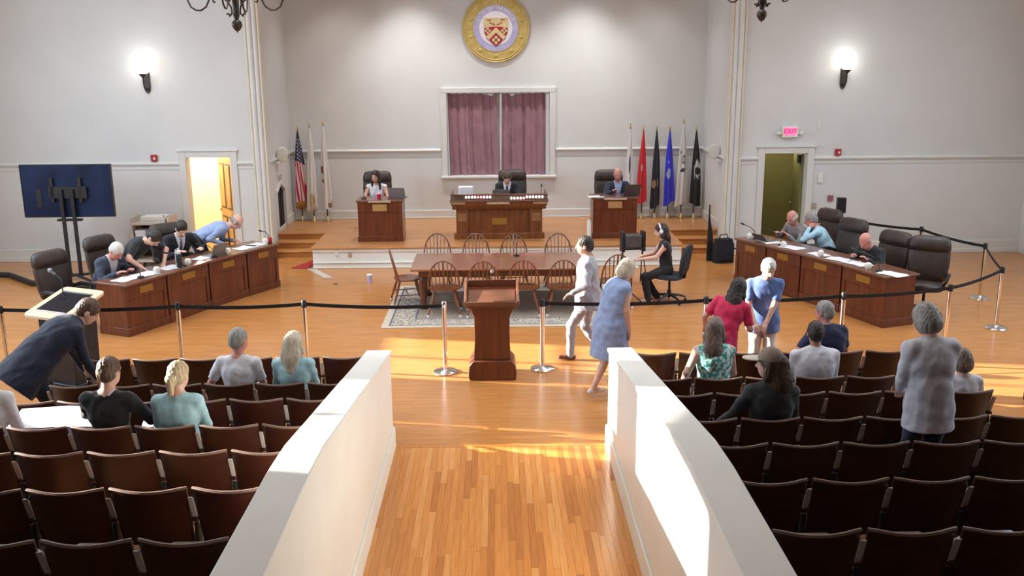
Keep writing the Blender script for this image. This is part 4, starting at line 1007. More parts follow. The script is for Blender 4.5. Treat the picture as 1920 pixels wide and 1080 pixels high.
MB().tube([(0, -0.16, 0.45), (0, -0.27, 0.47), (0, -0.29, 0.62)], 0.025, 8).build('back_support', M_black, oc)
sn = empty('steno_machine', (2.30, 16.05, 0), R(90), 'small white steno machine on a thin black tripod before the woman with headphones', 'machine')
MB().tube([(0, 0, 0.20), (0, 0, 0.68)], 0.012, 8).build('tripod_post', M_black, sn)
for k in range(3):
    a = R(120*k+20); MB().tube([(0, 0, 0.22), (0.24*math.cos(a), 0.24*math.sin(a), 0.012)], 0.011, 6).build('tripod_leg', M_black, sn)
MB().rings([[(-0.13, -0.10, 0.68), (0.13, -0.10, 0.68), (0.13, 0.12, 0.70), (-0.13, 0.12, 0.70)], [(-0.12, -0.09, 0.72), (0.12, -0.09, 0.72), (0.12, 0.11, 0.77), (-0.12, 0.11, 0.77)]]).build('keyboard_body', M_paper, sn, bevel=0.012)
MB().bx(-0.10, 0.10, -0.075, 0.0, 0.725, 0.738).build('keys', M_greymetal, sn)
ms = empty('monitor_stand', (2.52, 17.55, 0), R(10), 'black folding stand with a dark equipment case, left of the woman with headphones', 'stand')
MB().bx(-0.17, 0.15, -0.10, 0.10, 0.74, 0.98).build('equipment_case', mat('dark_grey_case', (0.07, 0.06, 0.06), 0.6, var=0.3), ms, bevel=0.015)
for s in (-1, 1):
    MB().bx(s*0.20-0.03, s*0.20+0.03, -0.09, 0.09, 0.66, 1.04).build('side_bracket', M_black, ms, bevel=0.012)
    for q in (-1, 1):
        MB().tube([(s*0.19, 0, 0.70), (s*0.24, q*0.22, 0.01)], 0.011, 6).build('stand_leg', M_black, ms)
MB().bx(-0.2, 0.2, -0.1, 0.1, 0.70, 0.74).build('stand_shelf', M_black, ms, bevel=0.004)

# ---------------------------------------------------------------- odds and ends on the floor
cp = empty('paper_cup', (-2.50, 17.95, 0), 0, 'white and lavender paper cup standing on the open floor', 'cup')
MB().lathe([(0.040, 0), (0.052, 0.15)], n=16).build('cup_body', mat('lavender_cup', (0.52, 0.50, 0.72), 0.6), cp)
MB().lathe([(0.054, 0.15), (0.056, 0.17), (0.045, 0.178)], n=16).build('cup_lid', M_paper, cp)
simple_thing(MB().ball((0, 0, 0.006), (0.05, 0.02, 0.006), 10, 4), 'dropped_scrap', M_black, 'small dark scrap on the floor left of the white cup', 'scrap', (-3.15, 17.9, 0))
simple_thing(MB().prism([(-4.30, 19.35), (-3.95, 19.30), (-3.86, 19.95), (-4.02, 20.05)], 0.001, 0.02), 'red_mat', mat('red_mat_cloth', (0.36, 0.02, 0.02), 0.9, var=0.15, scale=20), 'red mat on the floor at the left stage steps', 'mat', bevel=0.004)
simple_thing(MB().prism([(-3.98, 19.30), (-3.78, 19.26), (-3.28, 18.42), (-3.46, 18.40)], 0.001, 0.008), 'clear_strip', mat('pale_strip', (0.62, 0.52, 0.46), 0.25), 'pale plastic floor strip in front of the stage corner', 'mat')
tc_ = empty('white_canister', (1.93, 20.0, SZ), 0, 'tall white canister standing on the stage between two desks', 'canister')
MB().lathe([(0.045, 0), (0.048, 0.02), (0.046, 0.36), (0.04, 0.38)], n=18).build('canister_body', M_white, tc_)
MB().lathe([(0.036, 0.38), (0.034, 0.41), (0.02, 0.42)], n=14).build('canister_cap', M_paper, tc_)
sc_ = empty('side_chair', (6.74, 10.95, 0), R(-100), 'dark red wooden chair cut off by the right picture edge', 'chair')
M_redwood = mat('red_stained_wood', (0.20, 0.03, 0.035), 0.35, var=0.2)
for sx in (-1, 1):
    for sy in (-1, 1):
        MB().tube([(sx*0.2, sy*0.2, 0), (sx*0.19, sy*0.19, 0.95 if sy < 0 else 0.44)], 0.02, 8).build('leg', M_redwood, sc_)
MB().bx(-0.22, 0.22, -0.22, 0.22, 0.42, 0.46).build('seat', M_redwood, sc_, bevel=0.01)
MB().bx(-0.2, 0.2, -0.205, -0.18, 0.78, 0.95).build('back_rail', M_redwood, sc_, bevel=0.01)

for i, (px, py) in enumerate(FILL_PANELS):  # housings made up for the added ceiling fill lights
    r = empty('ceiling_light', (px, py, 7.53), 0, 'recessed ceiling panel light, %s row, %s from the left' % (ORD[i//4], ORD[i % 4]), 'ceiling light', 'ceiling panel lights')
    MB().bx(-0.66, 0.66, -0.36, 0.36, 0.02, 0.07).build('frame', M_white, r, bevel=0.008)
    MB().bx(-0.60, 0.60, -0.30, 0.30, 0.005, 0.02).build('diffuser', M_paper, r)
# ================================================================== PEOPLE (one continuous surface each, from blended rounded limbs)
def _n(v): v = np.asarray(v, float); return v/np.linalg.norm(v)
class Flesh:
    def __init__(s): s.p = []
    def cap(s, a, b, ra, rb, tg, k=0.02, dep=None, flat=1.0, clip=False):
        s.p.append(('c', np.asarray(a, float), np.asarray(b, float), ra, rb, tg, k, None if dep is None else np.asarray(dep, float), flat, clip))
    def ell(s, c, r, fr, tg, k=0.02):
        s.p.append(('e', np.asarray(c, float), np.asarray(r, float), np.asarray(fr, float), None, tg, k, None, 1))
    def cut(s, c, r, fr):
        s.p.append(('x', np.asarray(c, float), np.asarray(r, float), np.asarray(fr, float), None, 0, 0, None, 1))
    def _d(s, q, X, Y, Z):
        if q[0] == 'c':
            _, a, b, ra, rb, _, _, dep, flat, clip = q
            ab = b-a; L2 = max(1e-9, ab@ab)
            px, py, pz = X-a[0], Y-a[1], Z-a[2]
            t = np.clip((px*ab[0]+py*ab[1]+pz*ab[2])/L2, 0, 1)
            dx, dy, dz = px-t*ab[0], py-t*ab[1], pz-t*ab[2]
            if dep is not None and flat != 1:
                e = dep - ab*(dep@ab)/L2; e = e/(np.linalg.norm(e)+1e-9)
                g = (dx*e[0]+dy*e[1]+dz*e[2])*(1/flat-1)
                dx = dx+e[0]*g; dy = dy+e[1]*g; dz = dz+e[2]*g
            d = np.sqrt(dx*dx+dy*dy+dz*dz) - (ra+(rb-ra)*t)
            d = d*(1 if flat == 1 else np.where(d > 0, flat, (1+flat)/2))
            if clip: d = np.maximum(d, (px*ab[0]+py*ab[1]+pz*ab[2])/math.sqrt(L2)-math.sqrt(L2))
            return d
        _, c, r, fr = q[:4]
        px, py, pz = X-c[0], Y-c[1], Z-c[2]
        g = np.sqrt(sum(((px*f[0]+py*f[1]+pz*f[2])/ri)**2 for f, ri in zip(fr, r)))
        return (g-1)*min(r)
    def mesh(s, vox):
        lo, hi = np.full(3, 1e9), np.full(3, -1e9)
        box = []
        for q in s.p:
            if q[0] == 'c': m = max(q[3], q[4]); a = np.minimum(q[1], q[2])-m; b = np.maximum(q[1], q[2])+m
            else: m = max(q[2]); a = q[1]-m; b = q[1]+m
            box.append((a, b))
            if q[0] != 'x': lo = np.minimum(lo, a); hi = np.maximum(hi, b)
        lo = lo-vox*3; n = np.ceil((hi-lo)/vox).astype(int)+4
        ax = [lo[i]+vox*np.arange(n[i]) for i in range(3)]
        D = np.full(n, 0.5, np.float32); B = np.full(n, 9.0, np.float32); T = np.zeros(n, np.int8)
        for q, (a, b) in zip(s.p, box):
            k = q[6]; mg = (k+vox*2.5) if q[0] != 'x' else vox
            i0 = np.maximum(0, np.floor((a-mg-lo)/vox).astype(int)); i1 = np.minimum(n, np.ceil((b+mg-lo)/vox).astype(int)+1)
            sl = tuple(slice(i0[i], i1[i]) for i in range(3))
            if any(i1 <= i0): continue
            X = ax[0][sl[0]][:, None, None]; Y = ax[1][sl[1]][None, :, None]; Z = ax[2][sl[2]][None, None, :]
            d = s._d(q, X, Y, Z).astype(np.float32)
            if q[0] == 'x': D[sl] = np.maximum(D[sl], -d); continue
            Dm = D[sl]; h = np.clip(0.5+0.5*(Dm-d)/k, 0, 1); D[sl] = Dm*(1-h)+d*h-k*h*(1-h)
            m = d < B[sl]; B[sl] = np.where(m, d, B[sl]); T[sl] = np.where(m, q[5], T[sl])
        S = D < 0
        c = np.zeros(np.array(n)-1, np.int8); off = [(i, j, k) for i in (0, 1) for j in (0, 1) for k in (0, 1)]
        for i, j, k in off: c += S[i:n[0]-1+i, j:n[1]-1+j, k:n[2]-1+k]
        act = (c > 0) & (c < 8); cells = np.argwhere(act); N = len(cells)
        idx = np.full(c.shape, -1, np.int32); idx[act] = np.arange(N)
        V = np.stack([D[cells[:, 0]+i, cells[:, 1]+j, cells[:, 2]+k] for i, j, k in off], 1)
        O = np.array(off, float); P = np.zeros((N, 3)); W = np.zeros(N)
        for a in range(8):
            for b in range(a+1, 8):
                if abs(O[a]-O[b]).sum() != 1: continue
                m = (V[:, a] < 0) != (V[:, b] < 0)
                t = np.where(m, V[:, a]/np.where(m, V[:, a]-V[:, b], 1), 0)
                P += np.where(m[:, None], O[a]+(O[b]-O[a])*t[:, None], 0); W += m
        P = lo + vox*(cells + P/W[:, None])
        best = V.argmin(1); bo = np.array(off)[best]
        tg = T[cells[:, 0]+bo[:, 0], cells[:, 1]+bo[:, 1], cells[:, 2]+bo[:, 2]]
        F = []
        for axd in range(3):
            u, v = [(1, 2), (2, 0), (0, 1)][axd]
            s0 = [slice(1, -1)]*3; s1 = [slice(1, -1)]*3
            s0[axd] = slice(0, -1); s1[axd] = slice(1, None)
            A, Bq = S[tuple(s0)], S[tuple(s1)]
            for A_, B_, flip in ((A, Bq, False), (Bq, A, True)):
                e = np.argwhere(A_ & ~B_)
                if not len(e): continue
                o = np.ones(3, int); o[axd] = 0; e = e+o
                du = np.zeros(3, int); du[u] = 1; dv = np.zeros(3, int); dv[v] = 1
                q4 = [idx[tuple((e-du-dv).T)], idx[tuple((e-dv).T)], idx[tuple(e.T)], idx[tuple((e-du).T)]]
                q4 = np.stack(q4, 1)
                F.append(q4[:, ::-1] if flip else q4)
        F = np.concatenate(F)
        # one relaxation pass for a smooth skin
        acc = np.zeros_like(P); cnt = np.zeros(N)
        for a, b in ((0, 1), (1, 2), (2, 3), (3, 0)):
            np.add.at(acc, F[:, a], P[F[:, b]]); np.add.at(cnt, F[:, a], 1)
            np.add.at(acc, F[:, b], P[F[:, a]]); np.add.at(cnt, F[:, b], 1)
        P = P*0.5 + 0.5*acc/np.maximum(1, cnt)[:, None]
        return P, F, tg

def flesh_obj(name, fl, vox, mats, parent, paint=()):
    P, F, tg = fl.mesh(vox)
    for fn, t in paint:
        tg = np.where(fn(P, tg), t, tg)
    nr = np.zeros_like(P); fn = np.cross(P[F[:, 2]]-P[F[:, 0]], P[F[:, 3]]-P[F[:, 1]])
    for i in range(4): np.add.at(nr, F[:, i], fn)
    nr /= np.linalg.norm(nr, axis=1)[:, None]+1e-9
    rng = np.random.default_rng(len(P))
    if name == 'hair':       # strands and locks
        dsp = 0.0016*np.sin(P @ np.array([210, 80, 18.])+3*np.sin(P @ np.array([9., 14, 11])))+0.0014*np.sin(P @ np.array([-90, 240, 25.])+2*np.sin(P @ np.array([17., 5, 9])))
    else:                    # folds of the cloth
        w = np.zeros(len(P))
        for _ in range(6):
            kv = rng.normal(size=3); kv = kv/np.linalg.norm(kv)*rng.uniform(22, 70); w += np.sin(P @ kv + 1.5*np.sin(P @ rng.normal(size=3)*9)+rng.random()*6)
        dsp = np.where((tg == 1) | (tg == 2), 0.0021*np.clip(w, -2.2, 2.2), 0)
    P = P + nr*dsp[:, None]
    me = bpy.data.meshes.new(name)
    me.vertices.add(len(P)); me.vertices.foreach_set('co', P.astype(np.float32).ravel())
    me.loops.add(F.size); me.loops.foreach_set('vertex_index', F.astype(np.int32).ravel())
    me.polygons.add(len(F)); me.polygons.foreach_set('loop_start', np.arange(0, F.size, 4, dtype=np.int32))
    for m in mats: me.materials.append(m)
    fm = np.sort(tg[F], 1)[:, 1]
    me.polygons.foreach_set('material_index', fm.astype(np.int32))
    me.polygons.foreach_set('use_smooth', np.ones(len(F), bool))
    me.update(calc_edges=True)
    o = bpy.data.objects.new(name, me); COL.objects.link(o); own(o, parent)
    return o

def rotm(axis, deg):
    return np.array(Matrix.Rotation(R(deg), 3, Vector(axis)))
def ik(a, c, l1, l2, hint):
    d = c-a; L = np.linalg.norm(d); mx = (l1+l2)*0.995
    if L > mx: c = a+d/L*mx; d = c-a; L = mx
    t = d/L; x = (l1*l1-l2*l2+L*L)/(2*L); h = math.sqrt(max(0, l1*l1-x*x))
    hv = np.asarray(hint, float); hv = hv-t*(hv@t)
    if np.linalg.norm(hv) < 1e-4: hv = np.array([0, 1, 0.])
    return a+t*x+_n(hv)*h, c

def cloth(name, c, rough=0.8, bump=0.35, bscale=9, var=0.12, **k):
    return mat(name, c, rough, bump=bump, bscale=bscale, var=var, scale=14, sheen=0.15, **k)
SKIN = mat('skin', (0.60, 0.335, 0.25), 0.5, var=0.10, scale=16)
SKINP = mat('skin_pale', (0.70, 0.42, 0.33), 0.5, var=0.10, scale=16)
SKINR = mat('skin_ruddy', (0.62, 0.27, 0.22), 0.5, var=0.10, scale=16)
SKINT = mat('skin_tan', (0.46, 0.24, 0.165), 0.5, var=0.10, scale=16)
LIP = mat('lips', (0.42, 0.13, 0.11), 0.5); EYE = mat('eyes', (0.03, 0.02, 0.018), 0.3)
SHOE = mat('shoe_black', (0.012, 0.010, 0.010), 0.4); SHOEBR = mat('shoe_brown', (0.13, 0.05, 0.025), 0.4); SHOEW = mat('shoe_white', (0.72, 0.66, 0.62), 0.6)
def hairm(name, c, c2): return mat(name, c, 0.5, scale=30, stretch=(1, 1, 0.25), col2=c2, bump=0.6, bscale=60)
H_WHITE = hairm('hair_white', (0.55, 0.53, 0.50), (0.78, 0.76, 0.73)); H_GREY = hairm('hair_grey', (0.20, 0.185, 0.175), (0.38, 0.36, 0.34))
H_DARK = hairm('hair_dark', (0.014, 0.010, 0.008), (0.04, 0.028, 0.022)); H_BROWN = hairm('hair_brown', (0.06, 0.032, 0.018), (0.13, 0.075, 0.045))
H_BLOND = hairm('hair_blond', (0.38, 0.27, 0.15), (0.62, 0.48, 0.30)); H_ASH = hairm('hair_ash', (0.13, 0.085, 0.06), (0.27, 0.19, 0.14)); H_SILV = hairm('hair_silver', (0.42, 0.36, 0.27), (0.68, 0.60, 0.48))

# material slots of every body
T_SKIN, T_TOP, T_BOT, T_SHOE, T_LIP, T_EYE, T_SHIRT, T_TIE = range(8)

def person(label, loc, face, top, bottom, skin=SKIN, s=1.0, hip=None, lean=5, lean2=0, side=0, twist=0, head=(8, 0, 0), hl=None, hr=None, el=None, er=None,
           fl=None, fr=None, kl=(0, 1, 0.3), kr=(0, 1, 0.3), sleeve='long', leg='trousers', jacket=False, shirt=None, tie=None, shoe=SHOE, girth=1.0, sit=False,
           hair='short', hairc=H_DARK, vox=0.0105, hem=None, neck=0.0, bust=0.0, floor_z=0.0, curl=0.5, chest_up=0.0, shoulder=1.0):
    """Local frame: x to the person's right, y where the person faces, z up. face: heading in degrees (0 = towards the stage)."""
    root = empty('person', (loc[0], loc[1], floor_z), R(face), label, 'person')
    f = Flesh(); g = girth*1.06
    if hip is None: hip = (0, 0, 0.53) if sit else (0, 0, 0.93*s)
    Pv = np.array(hip, float)
    yaw1 = rotm((0, 0, 1), twist*0.5); yaw2 = rotm((0, 0, 1), twist)
    def fr_(pitch, sd, yw): return yw @ rotm((0, 1, 0), sd) @ rotm((1, 0, 0), -pitch)
    A = fr_(lean, side, yaw1); Bm = fr_(lean+lean2, side, yaw2)
    u1, u2 = A[:, 2], Bm[:, 2]; rx, fy = Bm[:, 0], Bm[:, 1]; rx1, fy1 = A[:, 0], A[:, 1]
    waist = Pv + u1*0.17*s; chest = waist + (u1*0.4+u2*0.6)*0.16*s; shc = chest + u2*0.185*s; nb = shc + u2*0.045*s - fy*0.005
    TP = T_TOP
    f.cap(Pv-rx1*0.075*s, Pv+rx1*0.075*s, 0.115*s*g, 0.115*s*g, T_BOT, 0.03, fy1, 0.95)
    f.cap(Pv+u1*0.06*s, waist, 0.148*s*g, 0.138*s*g, TP, 0.04, fy1, 0.80)
    f.cap(waist, chest+u2*0.06*s, 0.142*s*g, 0.165*s*g, TP, 0.04, fy, 0.70)
    f.cap(chest+u2*0.03*s-rx*0.06*s, chest+u2*0.03*s+rx*0.06*s, 0.105*s*g, 0.105*s*g, TP, 0.04, fy, 0.95)
    f.cap(chest+u2*0.12*s-rx*0.085*s, chest+u2*0.12*s+rx*0.085*s, 0.075*s*g, 0.075*s*g, TP, 0.05, fy, 1.0)
    if bust:
        for q in (-1, 1): f.ell(chest+u2*0.02*s+fy*(0.085*s)+rx*q*0.07*s, (0.062*s, 0.05*s*bust, 0.062*s), (rx, fy, u2), TP, 0.03)
    if (jacket or hem) and leg != 'dress':
        hz_ = hem or 0.08
        f.cap(waist, Pv-u1*(hz_+0.04)*s if not sit else Pv+u1*0.0, 0.152*s*g, 0.180*s*g, TP, 0.015, fy1, 0.84, clip=True)
    sw = 0.178*s*shoulder
    sh = {-1: shc-rx*sw-u2*0.015*s, 1: shc+rx*sw-u2*0.015*s}
    for q in (-1, 1):
        f.cap(nb-u2*0.015, sh[q]-u2*0.01*s, 0.052*s, 0.060*s*(1.08 if jacket else 1), TP, 0.045)
    # neck and head
    hp, hy, hr_ = head
    HB = yaw2 @ rotm((0, 0, 1), hy) @ rotm((0, 1, 0), hr_) @ rotm((1, 0, 0), -hp)
    hx, hf, hz = HB[:, 0], HB[:, 1], HB[:, 2]
    hs = s*1.05 if s > 0.9 else s*1.15
    nt = nb + (u2*0.5+hz*0.5)*0.045*s + fy*0.012*s
    Hc = nt + hz*0.125*hs + hf*0.022*hs
    f.cap(nb-u2*0.02, nt+hz*0.04*s, 0.058*s, 0.053*s, T_SKIN, 0.02)
    HF = (hx, hf, hz)
    f.ell(Hc+hz*0.030*hs-hf*0.010*hs, (0.077*hs, 0.098*hs, 0.097*hs), HF, T_SKIN, 0.02)
    f.ell(Hc-hz*0.045*hs+hf*0.028*hs, (0.060*hs, 0.070*hs, 0.080*hs), HF, T_SKIN, 0.03)
    f.cap(Hc+hf*0.093*hs+hz*0.012*hs, Hc+hf*0.112*hs-hz*0.024*hs, 0.011*hs, 0.016*hs, T_SKIN, 0.012)
    f.cap(Hc+hf*0.082*hs+hz*0.026*hs-hx*0.035*hs, Hc+hf*0.082*hs+hz*0.026*hs+hx*0.035*hs, 0.012*hs, 0.012*hs, T_SKIN, 0.015)
    for q in (-1, 1):
        f.ell(Hc+hx*q*0.077*hs-hz*0.008*hs-hf*0.008*hs, (0.012*hs, 0.022*hs, 0.034*hs), HF, T_SKIN, 0.008)
    # arms
    ua, fa = 0.285*s, 0.255*s
    defh = {-1: (-0.16*s, 0.30*s, 0.70*s) if sit else (-0.26*s, 0.06*s, 0.80*s), 1: (0.16*s, 0.30*s, 0.70*s) if sit else (0.26*s, 0.06*s, 0.80*s)}
    for q, tgt, hint in ((-1, hl, el), (1, hr, er)):
        tgt = np.array(tgt if tgt is not None else defh[q], float)
        e, w = ik(sh[q], tgt, ua, fa, hint if hint is not None else (q*0.5, -0.8, -0.45))
        rs = 1.0 if jacket else 0.9
        if sleeve == 'long':
            f.cap(sh[q], e, 0.062*s*rs*min(1.15, g), 0.050*s*rs, TP, 0.03); f.cap(e, w-_n(w-e)*0.015, 0.050*s*rs, 0.039*s*rs, TP, 0.015)
        else:
            f.cap(sh[q], e, 0.047*s*min(1.2, g), 0.039*s, T_SKIN, 0.015); f.cap(e, w, 0.041*s, 0.028*s, T_SKIN, 0.015)
            if sleeve == 'short': f.cap(sh[q], sh[q]+(e-sh[q])*0.80, 0.061*s*min(1.1, g), 0.058*s, TP, 0.012, clip=True)
            elif sleeve == 'cap': f.cap(sh[q], sh[q]+(e-sh[q])*0.15, 0.060*s, 0.055*s, TP, 0.02)
        # hand: palm, four fingers, thumb
        t = _n(w-e); sd_ = np.cross(t, np.array([0, 0, 1.0]))
        sd_ = _n(sd_) if np.linalg.norm(sd_) > 0.15 else rx*1.0
        pn = np.cross(sd_, t)*(1)     # back of the hand roughly up
        if pn[2] < 0: pn = -pn
        sc = s
        f.cap(w-t*0.01, w+t*0.055*sc, 0.026*sc, 0.036*sc, T_SKIN, 0.012, pn, 0.55)
        kn = w+t*0.085*sc
        for i, ln in enumerate((0.072, 0.082, 0.076, 0.060)):
            o = sd_*(i-1.5)*0.021*sc*1.0; b0 = kn+o-t*0.012*sc; d1 = _n(t-pn*curl*0.6); d2 = _n(t-pn*curl*1.7)
            m_ = b0+d1*ln*0.55*sc; f.cap(b0, m_, 0.0100*sc, 0.0095*sc, T_SKIN, 0.004); f.cap(m_, m_+d2*ln*0.5*sc, 0.0095*sc, 0.0085*sc, T_SKIN, 0.004)
        th = -sd_*q if True else sd_
        b0 = w+t*0.02*sc+th*0.026*sc; m_ = b0+_n(t*0.7+th*0.7-pn*0.2)*0.036*sc
        f.cap(b0, m_, 0.013*sc, 0.0115*sc, T_SKIN, 0.008); f.cap(m_, m_+_n(t+th*0.15-pn*0.3)*0.032*sc, 0.0115*sc, 0.0095*sc, T_SKIN, 0.004)
    # legs
    tl, sl_ = 0.425*s, 0.42*s
    deff = {-1: (-0.11*s, 0.40*s, 0.085*s) if sit else (-0.10*s, 0.0, 0.085*s), 1: (0.11*s, 0.40*s, 0.085*s) if sit else (0.10*s, 0.0, 0.085*s)}
    knees = []
    for q, tgt, hint in ((-1, fl, kl), (1, fr, kr)):
        tgt = np.array(tgt if tgt is not None else deff[q], float)
        hj = Pv + rx1*q*0.088*s - u1*0.02*s
        kk, an = ik(hj, tgt, tl, sl_, hint); knees.append(kk)
        bare = leg in ('dress', 'skirt')
        if bare:
            f.cap(hj, kk, 0.080*s*g, 0.054*s, T_BOT if sit else T_SKIN, 0.02); mid = kk+(an-kk)*0.35
            f.cap(kk, mid, 0.052*s, 0.054*s, T_SKIN, 0.015); f.cap(mid, an, 0.054*s, 0.036*s, T_SKIN, 0.015)
        else:
            w_ = 1.15 if leg == 'wide' else 1.0
            f.cap(hj, kk, 0.090*s*min(1.15, g), 0.066*s*w_, T_BOT, 0.025); mid = kk+(an-kk)*0.3
            f.cap(kk, mid, 0.065*s*w_, 0.064*s*w_, T_BOT, 0.02); f.cap(mid, an+np.array([0, 0, 0.0]), 0.064*s*w_, 0.055*s*w_, T_BOT, 0.02)
        dirf = np.array([q*0.15, 1.0, 0]); 
        if an[2] > 0.13: dirf = np.array([q*0.05, 1.0, -0.55])
        dirf = _n(dirf)
        hb = an+np.array([0, 0, -0.045*s])-dirf*0.045*s
        f.cap(hb, an+np.array([0, 0, -0.042*s])+dirf*0.145*s, 0.036*s, 0.030*s, T_SHOE, 0.012)
        f.cap(an+np.array([0, 0, -0.005]), an+np.array([0, 0, -0.03*s])+dirf*0.06*s, 0.038*s, 0.034*s, T_SHOE if not bare else T_SKIN, 0.012)
    if leg == 'dress' and not sit:
        hemz = hem or 0.42
        f.cap(waist, Pv-u1*0.06*s, 0.150*s*g, 0.190*s*g, T_TOP, 0.03, fy1, 0.80)
        f.cap(Pv-u1*0.05*s, Pv+np.array([0, -0.02, -hemz*s]), 0.188*s*g, 0.212*s*g, T_TOP, 0.02, np.array([0, 1.0, 0]), 0.80, clip=True)
    paints = []
    FF = np.stack([rx, fy, u2])
    def loc_chest(P): return (P-(nb-u2*0.02)) @ FF.T
    if shirt is not None:
        def vneck(P, tg, wd=0.30, dp=0.30):
            q = loc_chest(P); return (tg == T_TOP) & (q[:, 1] > 0.02) & (q[:, 2] < 0.06) & (q[:, 2] > -dp*s) & (np.abs(q[:, 0]) < 0.012+wd*0.24*(1+q[:, 2]/(dp*s)))
        paints.append((vneck, T_SHIRT))
        paints.append((lambda P, tg: (tg == T_TOP) & (np.linalg.norm(P-(nb+u2*0.012), axis=1) < 0.080*s), T_SHIRT))
    if tie is not None:
        def tieq(P, tg):
            q = loc_chest(P); return (q[:, 1] > 0.03) & (q[:, 2] < 0.0) & (q[:, 2] > -0.36*s) & (np.abs(q[:, 0]) < 0.020+0.02*np.clip(-q[:, 2]/0.4, 0, 1)) & ((tg == T_SHIRT) | (tg == T_TOP))
        paints.append((tieq, T_TIE))
    if (jacket or hem) and leg != 'dress' and not sit:
        hh = ((hem or 0.08)+0.02)*s
        paints.insert(0, (lambda P, tg: (tg == T_BOT) & (((P-Pv) @ u1) > -hh), T_TOP))
    def reg(cx, cy, cz, r3, t):
        c = Hc+hx*cx*hs+hf*cy*hs+hz*cz*hs
        paints.append((lambda P, tg: (tg == T_SKIN) & (((((P-c) @ np.stack([hx, hf, hz]).T)/(np.array(r3)*hs))**2).sum(1) < 1), t))
    for q in (-1, 1): reg(q*0.031, 0.085, 0.004, (0.011, 0.03, 0.006), T_EYE)
    reg(0, 0.09, -0.062, (0.026, 0.03, 0.009), T_LIP)
    mats = [skin, top, bottom, shoe, LIP, EYE, shirt or top, tie or top]
    flesh_obj('body', f, vox, mats, root, paints)
    # hair
    if hair:
        h = Flesh(); C0 = Hc+hz*0.036*hs-hf*0.014*hs
        if hair == 'fringe':
            h.ell(C0-hz*0.03*hs, (0.0835*hs, 0.103*hs, 0.078*hs), HF, 0, 0.02)
            h.cut(Hc+hz*0.17*hs+hf*0.03*hs, (0.16*hs, 0.17*hs, 0.12*hs), HF)
        elif hair == 'bob':
            h.ell(C0-hz*0.0*hs, (0.094*hs, 0.108*hs, 0.108*hs), HF, 0, 0.03); h.ell(C0-hz*0.085*hs-hf*0.022*hs, (0.105*hs, 0.094*hs, 0.085*hs), HF, 0, 0.05)
        else:
            h.ell(C0, (0.0855*hs, 0.105*hs, 0.1*hs), HF, 0, 0.02)
            h.ell(C0-hz*0.055*hs-hf*0.035*hs, (0.072*hs, 0.07*hs, 0.07*hs), HF, 0, 0.03)
        dn = np.array([0, 0, -1.0])
        if hair in ('long', 'longer'):
            L = 0.30*s if hair == 'long' else 0.42*s
            bk = -hf*0.075*hs; e0 = C0+bk-hz*0.03
            back = _n(-u2*0.9+dn*0.4); tgt = e0+back*L-fy*0.045
            h.cap(e0, e0+back*L*0.5-fy*0.02, 0.078*hs, 0.088*hs, 0, 0.04, fy, 0.62); h.cap(e0+back*L*0.5-fy*0.02, tgt, 0.088*hs, 0.062*hs, 0, 0.04, fy, 0.5)
            for q in (-1, 1):
                h.cap(C0+hx*q*0.068*hs+hf*0.0-hz*0.02, C0+hx*q*0.085*hs-hz*0.13*hs+hf*0.015, 0.034*hs, 0.034*hs, 0, 0.03)
                if hair == 'longer': h.cap(C0+hx*q*0.085*hs-hz*0.13*hs+hf*0.015, C0+hx*q*0.082*hs-hz*0.30*hs+fy*0.075, 0.034*hs, 0.020*hs, 0, 0.03)
        if hair == 'pony':
            b0 = C0-hf*0.095*hs-hz*0.035*hs
            h.cap(b0, b0-hf*0.03+dn*0.02, 0.026*hs, 0.030*hs, 0, 0.02); h.cap(b0-hf*0.03+dn*0.02, b0-hf*0.03+dn*0.15*s, 0.042*hs, 0.028*hs, 0, 0.02)
        if hair != 'fringe':
            fz = -0.05 if hair != 'bob' else -0.06
            h.cut(Hc+hf*0.105*hs+hz*fz*hs, (0.070*hs if hair not in ('bob',) else 0.078*hs, 0.088*hs, 0.108*hs), HF)
            if hair == 'short':
                for q in (-1, 1): h.cut(Hc+hx*q*0.09*hs-hz*0.055*hs+hf*0.02*hs, (0.03*hs, 0.06*hs, 0.06*hs), HF)
        flesh_obj('hair', h, min(vox, 0.0095), [hairc], root)
    return root, dict(Hc=Hc, hx=hx, hf=hf, hz=hz, hs=hs, nb=nb, fy=fy, rx=rx, u2=u2, chest=chest)
# ---------------------------------------------------------------- wardrobe
C_navy = cloth('navy_suit', (0.012, 0.017, 0.045)); C_char = cloth('charcoal_suit', (0.028, 0.034, 0.052)); C_blk = cloth('black_cloth', (0.008, 0.009, 0.014))
C_ltblue = cloth('light_blue_shirt', (0.30, 0.38, 0.62)); C_sky = cloth('sky_blue_shirt', (0.40, 0.62, 0.76)); C_white = cloth('white_shirt', (0.66, 0.66, 0.72))
C_whiteb = cloth('white_blouse', (0.70, 0.70, 0.76)); C_grey = cloth('grey_jacket', (0.25, 0.23, 0.24)); C_suit = cloth('pale_grey_suit', (0.30, 0.31, 0.36)); C_dress = cloth('blue_denim_dress', (0.26, 0.34, 0.56))
C_red = cloth('red_dress', (0.56, 0.010, 0.075)); C_blue = cloth('blue_shirt', (0.10, 0.17, 0.40)); C_cream = cloth('cream_trousers', (0.66, 0.60, 0.55)); C_navyp = cloth('navy_polo', (0.010, 0.014, 0.055))
C_card = cloth('heather_cardigan', (0.60, 0.60, 0.68), bump=0.12, bscale=40); C_jean = cloth('dark_jeans', (0.02, 0.03, 0.08)); C_khaki = cloth('pale_jeans', (0.40, 0.44, 0.55)); C_dkgrey = cloth('dark_grey_shirt', (0.030, 0.031, 0.034))
